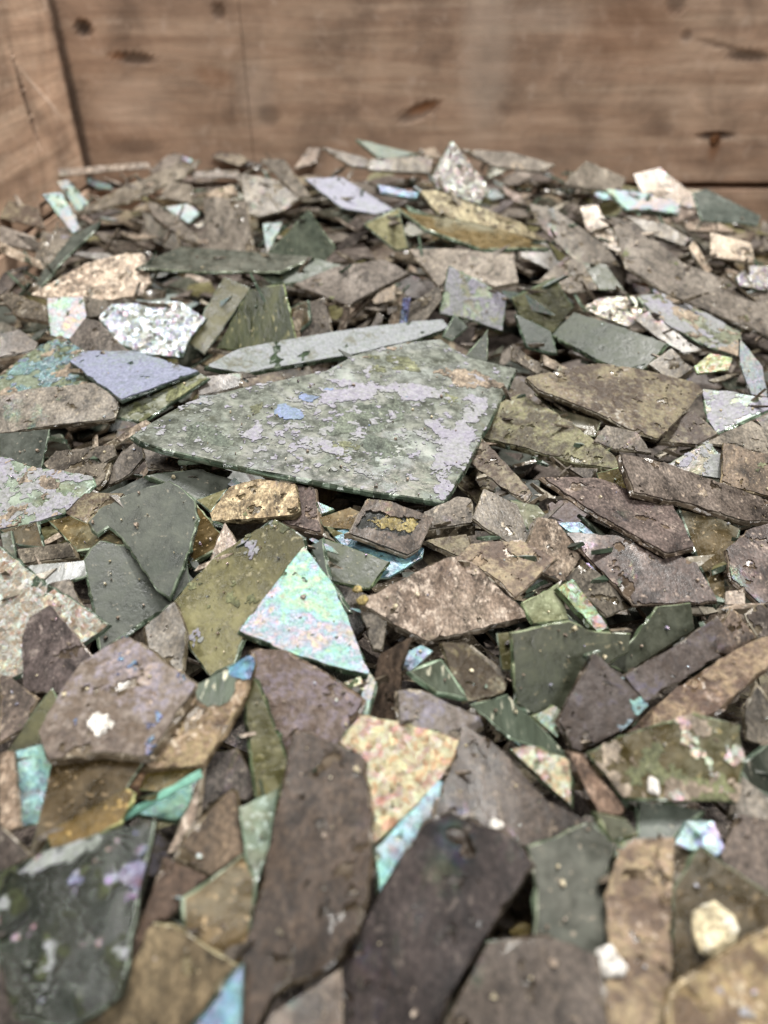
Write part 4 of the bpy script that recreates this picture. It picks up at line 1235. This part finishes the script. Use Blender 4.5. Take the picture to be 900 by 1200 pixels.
        layer('ib', lambda X, Y, d: fbm(X, Y, 90, 7.7) * 0.25 + 1.1 * gauss(*px(X, Y), 285, 783, 22, 16) - 0.5, 80, 0.0009, tint=(0.6, 0.85, 1.2))
        layer('dk', lambda X, Y, d: fbm(X, Y, 90, 2.7) * 0.25 + 1.0 * gauss(*px(X, Y), 255, 808, 30, 20, -0.4) - 0.5, 80, 0.0008, tint=(3, 3.2, 3))
    elif fl == 'spangle':
        layer('iw', lambda X, Y, d: fbm(X, Y, 260, 1.7, 6) - 0.80, 110, 0.00035, tint=(1.0, 0.75, 0.8))
        layer('fo', lambda X, Y, d: fbm(X, Y, 120, 4.7, 6) - 0.42, 110, 0.00025, tint=(0.36, 0.40, 0.36))
        layer('fl', lambda X, Y, d: fbm(X, Y, 120, 9.1, 6) + 0.6 * gauss(*px(X, Y), 80, 1000, 120, 9, -0.38) - 0.72, 110, 0.0003, tint=(0.95, 1.0, 0.95))
        layer('ib', lambda X, Y, d: fbm(X, Y, 130, 6.2, 6) + 0.5 * gauss(*px(X, Y), 165, 1020, 16, 60) - 0.95, 110, 0.0004, tint=(1.5, 0.9, 1.2))
    elif fl:
        for q, (mat, thr) in enumerate(fl):
            sd = i * 0.77 + q * 5.3
            fq = 1.6 / max(size, 0.02) + 45
            layer(mat, (lambda X, Y, d, sd=sd, thr=thr, fq=fq: fbm(X, Y, fq, sd, 6) * 0.55 + 0.5 - thr - 0.0), 70, (0.0006 if s['kind'] in CRUSTED else 0.00025) + 0.00008 * q)
    if s['kind'] in CRUSTED and fl != 'window':
        sd = i * 1.31 + 2
        iri = s['kind'] in ('ir', 'iw', 'io', 'ib', 'lv')
        em = 0.0003 if iri else 0.0007
        big = not s.get('fill') and size > 0.02
        hole = (0.60 if iri else 0.50) + 0.12 * random.Random(i).random()

        def fc(X, Y, d):
            nn = fbm(X, Y, 120, sd, 5)
            return np.minimum((d - 0.00012 - em * np.maximum(0, nn + 0.10)) * 500, (hole - nn) * 2)
        V, fs = sheet(p2, fc, 64 if big else 26, -0.0002, 0.00035 if iri else 0.00045)
        if len(fs) > 3:
            c = mesh_obj('iridescent_skin' if iri else 'crust', V, fs, [M[s['kind']]], parent=ob)
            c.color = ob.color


for i, s in enumerate(SH):
    if not s.get('fill') and s['kind'] in ('br', 'bd', 'bs', 'mx', 'mp') and s['fl'] is None:
        q = random.Random(i * 7 + 5)
        if q.random() < 0.6:
            s['fl'] = [(q.choice(['fl', 'fo', 'ft', 'fo', 'mp' if s['kind'] != 'mp' else 'ft']), q.uniform(0.95, 1.1))]
    fr = frame(s)
    n, o, x, y, p2 = fr
    lab = s['label'] or auto_label(s, p2)
    used[lab] = used.get(lab, 0) + 1
    size = np.ptp(p2, axis=0).max()
    p2 = refine(p2, i, step=max(0.0022, size / 22), amp=min(0.00022, size * 0.004))
    V, F, idx = slab(p2, thk[i], i)
    kd = s['kind']
    if kd in CRUSTED:
        mats = [M['edge_br'] if kd in ('br', 'bd', 'bs', 'bw', 'mx', 'mp') else M['edge'], M['edge_br'] if kd in ('br', 'bd', 'bs', 'bw', 'mx', 'mp') else M['edge']]
    elif kd in ('gc', 'tq'):
        mats = [M[kd], M[kd]]
    else:
        mats = [M['gh'] if i == HERO else M[kd], M['edge']]
    mats.append(M['rim'] if mats[1] is M['edge_br'] else M[kd] if kd in ('tq',) else M['rim_g'])
    ob = mesh_obj(NAMES[kd], V, F, mats, idx)
    ob.matrix_world = Matrix(((x[0], y[0], n[0], o[0]), (x[1], y[1], n[1], o[1]), (x[2], y[2], n[2], o[2]), (0, 0, 0, 1)))
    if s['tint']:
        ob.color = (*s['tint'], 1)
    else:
        g = random.Random(i * 3 + 1).uniform(0.85, 1.15) * (1.3 if s['p'][:, 1].mean() < 345 else 1.0)  # far shards get a lighter colour, standing in for light on their tops
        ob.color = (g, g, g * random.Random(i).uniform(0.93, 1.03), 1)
    ob['label'] = lab
    ob['category'] = 'glass shard'
    ob['group'] = GROUP
    s['ob'] = ob
    s['fr'] = fr
    s['p2'] = p2
    add_layers(s, ob, p2, fr, i)

# ------------------------------------------------------------------ nuggets and chips lying on the shards
PEB = [(835, 1090, 25, 1.25, 'cr', 'cream_nugget', 'rounded cream coloured nugget lying on the dark olive brown pane', 'nugget'),
       (580, 971, 11, 0.85, 'wh', 'white_chip', 'pinkish white chip lying on the wide brown plate', 'chip'),
       (713, 1130, 17, 1.1, 'wh', 'white_chip', 'angular white chip between the worn streaked plate and rainbow speckled shard', 'chip'),
       (765, 922, 8, 1.4, 'wh', 'white_chip', 'small white chip on the loose flaked olive shard', 'chip'),
       (610, 1088, 14, 0.6, 'ye', 'yellow_pebble', 'yellow brown pebble beside the matte grey piece', 'pebble'),
       (419, 692, 6, 0.8, 'ye', 'yellow_pebble', 'tiny yellow pebble by the tip of the granular tan shard, the upper of two', 'pebble'),
       (424, 704, 7, 0.9, 'ye', 'yellow_pebble', 'tiny yellow pebble at the tip of the granular tan shard, the lower of two', 'pebble'),
       (543, 1051, 9, 0.5, 'ye', 'grit_chip', 'small dull chip on the large dark purplish plate', 'chip')]
for q, (u, v, rpx, asp, mk, nm, lab, cat) in enumerate(PEB[:7]):
    a, b = int(v // 4), int(u // 4)
    qq = qbuf[a, b] if qbuf[a, b] > 0 else 1 / project(hit_pile(u, v))[2]
    own = owner[a, b]
    P = CAM + ray(u, v) / qq
    n = SH[own]['fr'][0] if own >= 0 else np.array([0, 0, 1.0])
    R = rpx / FPX / qq
    r = random.Random(q)
    vs, fs = [], []
    nr, ns = 7, 12
    lump = [r.uniform(0.78, 1.2) for k in range(ns)]
    for a_ in range(nr + 1):
        th = math.pi * a_ / nr
        for k in range(ns):
            ph = 2 * math.pi * k / ns
            f = lump[k] * (1 + 0.10 * mnoise.noise(Vector((math.cos(ph) * 2 + q, math.sin(ph) * 2, th))))
            vs.append((R * f * math.sin(th) ** 0.6 * math.cos(ph) if 0 < a_ < nr else 0, R * asp * f * math.sin(th) ** 0.6 * math.sin(ph) if 0 < a_ < nr else 0, R * 0.45 * math.cos(th) * (1 + 0.25 * mnoise.noise(Vector((ph, th * 2, q))))))
    for a_ in range(nr):
        for k in range(ns):
            fs.append((a_ * ns + k, (a_ + 1) * ns + k, (a_ + 1) * ns + (k + 1) % ns, a_ * ns + (k + 1) % ns))
    o = mesh_obj(nm, vs, fs, [M[mk]])
    z = Vector(n)
    o.matrix_world = Matrix.Translation(Vector(P) + z * R * 0.30) @ z.to_track_quat('Z', 'Y').to_matrix().to_4x4()
    o['label'] = lab
    o['category'] = cat

# ------------------------------------------------------------------ the mass of shards underneath (nobody could count it)
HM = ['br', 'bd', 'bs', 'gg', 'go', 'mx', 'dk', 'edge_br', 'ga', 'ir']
HW = [20, 26, 4, 8, 5, 10, 14, 6, 6, 1]  # weighted to dark kinds, putting the shade of the gaps into the colours
HV, HF, HI = [], [], []
r = random.Random(99)


def add_heap(P, n, size, t, mi, rot):
    z = Vector(n).normalized()
    x = z.orthogonal().normalized()
    x.rotate(Matrix.Rotation(rot, 3, z))
    y = z.cross(x)
    k = r.choice([3, 4, 4, 5, 5, 6])
    el = r.uniform(0.5, 1.0)
    pts = []
    for q in range(k):
        a = 2 * math.pi * (q + r.uniform(-0.3, 0.3)) / k
        rr = size * r.uniform(0.7, 1.15) / 2
        pts.append((rr * math.cos(a), rr * el * math.sin(a)))
    top = [Vector(P) + x * a + y * b for a, b in pts]
    return top, [p - z * t for p in top]


made = 0
for tr in range(9000):
    if made >= 4200:
        break
    X = r.uniform(LEFT + 0.012, 0.485)
    Y = r.uniform(-0.09, WALL - 0.014)
    size = r.choice([r.uniform(0.018, 0.035), r.uniform(0.03, 0.06), r.uniform(0.045, 0.075)])
    ang = abs(r.gauss(0, 0.38))
    az = r.uniform(0, 2 * math.pi)
    n = (math.sin(ang) * math.cos(az), math.sin(ang) * math.sin(az), math.cos(ang))
    dep = 0.5 * size * math.sin(ang) + (0.026 if Y > 0.36 else 0.020) + r.random() ** 1.4 * 0.05
    zc = float(pile_z(X, Y)) - dep
    ok = False
    rot = r.uniform(0, 6.28)
    for att in range(9):
        st_ = r.getstate()
        top, bot = add_heap((X, Y, zc), n, size, r.uniform(0.0015, 0.0026), 0, rot)
        A = np.array([tuple(p) for p in top] + [(X, Y, zc)])
        mid = (A + np.roll(A, 1, 0)) / 2
        A = np.concatenate([A, mid, (A + A[-1]) / 2])
        if A[:, 0].min() < LEFT + 0.003 or A[:, 0].max() > 0.496 or A[:, 1].max() > WALL - 0.005 or A[:, 2].min() < 0.006:
            break
        U, Vv, Z = project(A)
        g = (U > 0) & (U < 898) & (Vv > 0) & (Vv < 1198) & (Z > 0.02)
        if g.any():
            qb = qbuf[(Vv[g] // 4).astype(int), (U[g] // 4).astype(int)]
            if hollow[(Vv[g] // 4).astype(int), (U[g] // 4).astype(int)].any() and zc > float(pile_z(X, Y)) - 0.035:
                zc -= 0.012
                r.setstate(st_)
                continue
            bad = (qb > 0) & (1 / Z[g] > qb - 0.0035 * qb * qb)
            line = np.interp(U[g], tx, ty)
            if bad.any() or (Vv[g] < line + 2).any():
                zc -= 0.006
                r.setstate(st_)
                continue
        if (Z < 0.05).any() and ((Z > 0) & (np.abs(U - 450) < 700)).any() and A[:, 2].max() > 0.2:
            break
        ok = True
        break
    if not ok:
        continue
    k = len(top)
    b0 = len(HV)
    HV += [tuple(p) for p in top] + [tuple(p) for p in bot]
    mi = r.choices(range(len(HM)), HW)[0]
    ei = 7
    HF.append(tuple(b0 + q for q in range(k)))
    HI.append(mi)
    HF.append(tuple(b0 + k + q for q in reversed(range(k))))
    HI.append(mi)
    for q in range(k):
        HF.append((b0 + q, b0 + k + q, b0 + k + (q + 1) % k, b0 + (q + 1) % k))
        HI.append(ei)
    made += 1
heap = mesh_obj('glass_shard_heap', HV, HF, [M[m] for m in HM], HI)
heap['label'] = 'mass of broken brown and green glass shards filling the crate below the top layer'
heap['category'] = 'glass heap'
heap['kind'] = 'stuff'
heap['group'] = GROUP
print('HEAP', made)

# ------------------------------------------------------------------ crumbs of glass and crust lying on the shards
CM = ['bs', 'br', 'cr', 'iw', 'edge', 'bd']
CV, CF, CI = [], [], []
for tr in range(1000):
    a, b = r.randrange(60, 300), r.randrange(0, 225)
    own = owner[a, b]
    if a > 212 and r.random() < 0.7:
        continue
    if own < 0 or SH[own]['kind'] in ('gc',):
        continue
    n, o, x, y, _ = SH[own]['fr']
    u, v = GX[a, b] + r.uniform(-2, 2), GY[a, b] + r.uniform(-2, 2)
    d = ray(u, v)
    D = n @ (o - CAM)
    P = CAM + d * (D / (n @ d))
    l2 = np.array([[(P - o) @ x, (P - o) @ y]])
    if edge_dist(SH[own]['p2'], l2[:, :1], l2[:, 1:])[0, 0] < 0.0012:
        continue
    R = r.choice([0.00025, 0.0003, 0.0004, 0.0005, 0.0008]) * r.uniform(0.7, 1.3)
    k = r.choice([4, 5])
    base = len(CV)
    ring = []
    for q in range(k):
        an = 2 * math.pi * (q + r.uniform(-0.3, 0.3)) / k
        ring.append(P + (x * math.cos(an) + y * math.sin(an)) * R * r.uniform(0.6, 1.2) + n * 0.0002)
    CV += [tuple(q) for q in ring]
    CV += [tuple(q * 0.8 + P * 0.2 + n * (0.0005 + R * r.uniform(0.3, 0.8))) for q in ring]
    CF.append(tuple(base + k + q for q in range(k)))
    mi = r.choices(range(6), [34, 3, 22, 14, 1, 0])[0]
    CI.append(mi)
    for q in range(k):
        CF.append((base + q, base + (q + 1) % k, base + k + (q + 1) % k, base + k + q))
        CI.append(mi)
cr = mesh_obj('glass_crumbs', CV, CF, [M[m] for m in CM], CI)
cr['label'] = 'fine crumbs of glass and crust scattered over the shards'
cr['category'] = 'crumbs'
cr['kind'] = 'stuff'

# ------------------------------------------------------------------ thin splinters lying in the joints between the shards
SM = ['edge', 'rim', 'br', 'edge_br', 'bs', 'bd', 'gg', 'ir', 'go']
SV, SF, SI = [], [], []
brd = (owner != np.roll(owner, 3, 0)) | (owner != np.roll(owner, 3, 1)) | (owner < 0)
brd &= (GY > np.interp(GX, tx, ty) + 8)
ys, xs = np.nonzero(brd)
wgt = np.where(GY[ys, xs] < 360, 1.3, np.where(GY[ys, xs] < 720, 1.0, 0.35)) * np.where(GX[ys, xs] > 520, 1.3, 1.0)
pick = nrg.choice(len(ys), 560, p=wgt / wgt.sum())
for q in pick:
    a, b = ys[q], xs[q]
    own = owner[a, b]
    if own >= 0 and SH[own].get('label') and SH[own]['bias'] >= 100 and r.random() < 0.85:
        continue
    u, v = GX[a, b], GY[a, b]
    P = hit_pile(u, v, 0.008) if own < 0 else CAM + ray(u, v) / qbuf[a, b]
    n = Vector(SH[own]['fr'][0]) if own >= 0 else Vector((0, 0, 1))
    sg = 0.75 if v < 360 else 0.4
    n = (n + Vector((r.gauss(0, sg), r.gauss(0, sg), r.gauss(0, 0.2)))).normalized()
    x = Vector((math.cos(r.uniform(-0.9, 0.9)), r.uniform(-0.9, 0.9), r.gauss(0, 0.15)))
    x = (x - n * x.dot(n)).normalized()
    y = n.cross(x)
    L = r.uniform(0.003, 0.011) * (1.7 if v < 360 else 1.0) * (0.6 if v > 720 else 1.0)
    W = L * r.uniform(0.08, 0.26)
    T = r.uniform(0.0009, 0.0019)
    C = Vector(P) - n * T * r.uniform(0.0, 1.2)
    if C.y > WALL - 0.02:
        continue
    k = r.choice([3, 4, 4, 5])
    ring = []
    for m_ in range(k):
        an = 2 * math.pi * (m_ + r.uniform(-0.25, 0.25)) / k
        ring.append(C + x * L * math.cos(an) * r.uniform(0.75, 1.1) + y * W * math.sin(an) * r.uniform(0.75, 1.1))
    b0 = len(SV)
    SV += [tuple(p) for p in ring] + [tuple(p - n * T) for p in ring]
    mi = r.choices(range(9), [9, 16, 22, 8, 18, 8, 9, 7, 5])[0]
    SF.append(tuple(b0 + m_ for m_ in range(k)))
    SI.append(mi)
    SF.append(tuple(b0 + k + m_ for m_ in reversed(range(k))))
    SI.append(mi)
    for m_ in range(k):
        SF.append((b0 + m_, b0 + k + m_, b0 + k + (m_ + 1) % k, b0 + (m_ + 1) % k))
        SI.append(0 if mi in (0, 6, 7, 8) else 3)
sp = mesh_obj('glass_splinters', SV, SF, [M[m] for m in SM], SI)
sp['label'] = 'thin splinters of glass wedged in the joints between the shards'
sp['category'] = 'splinters'
sp['kind'] = 'stuff'
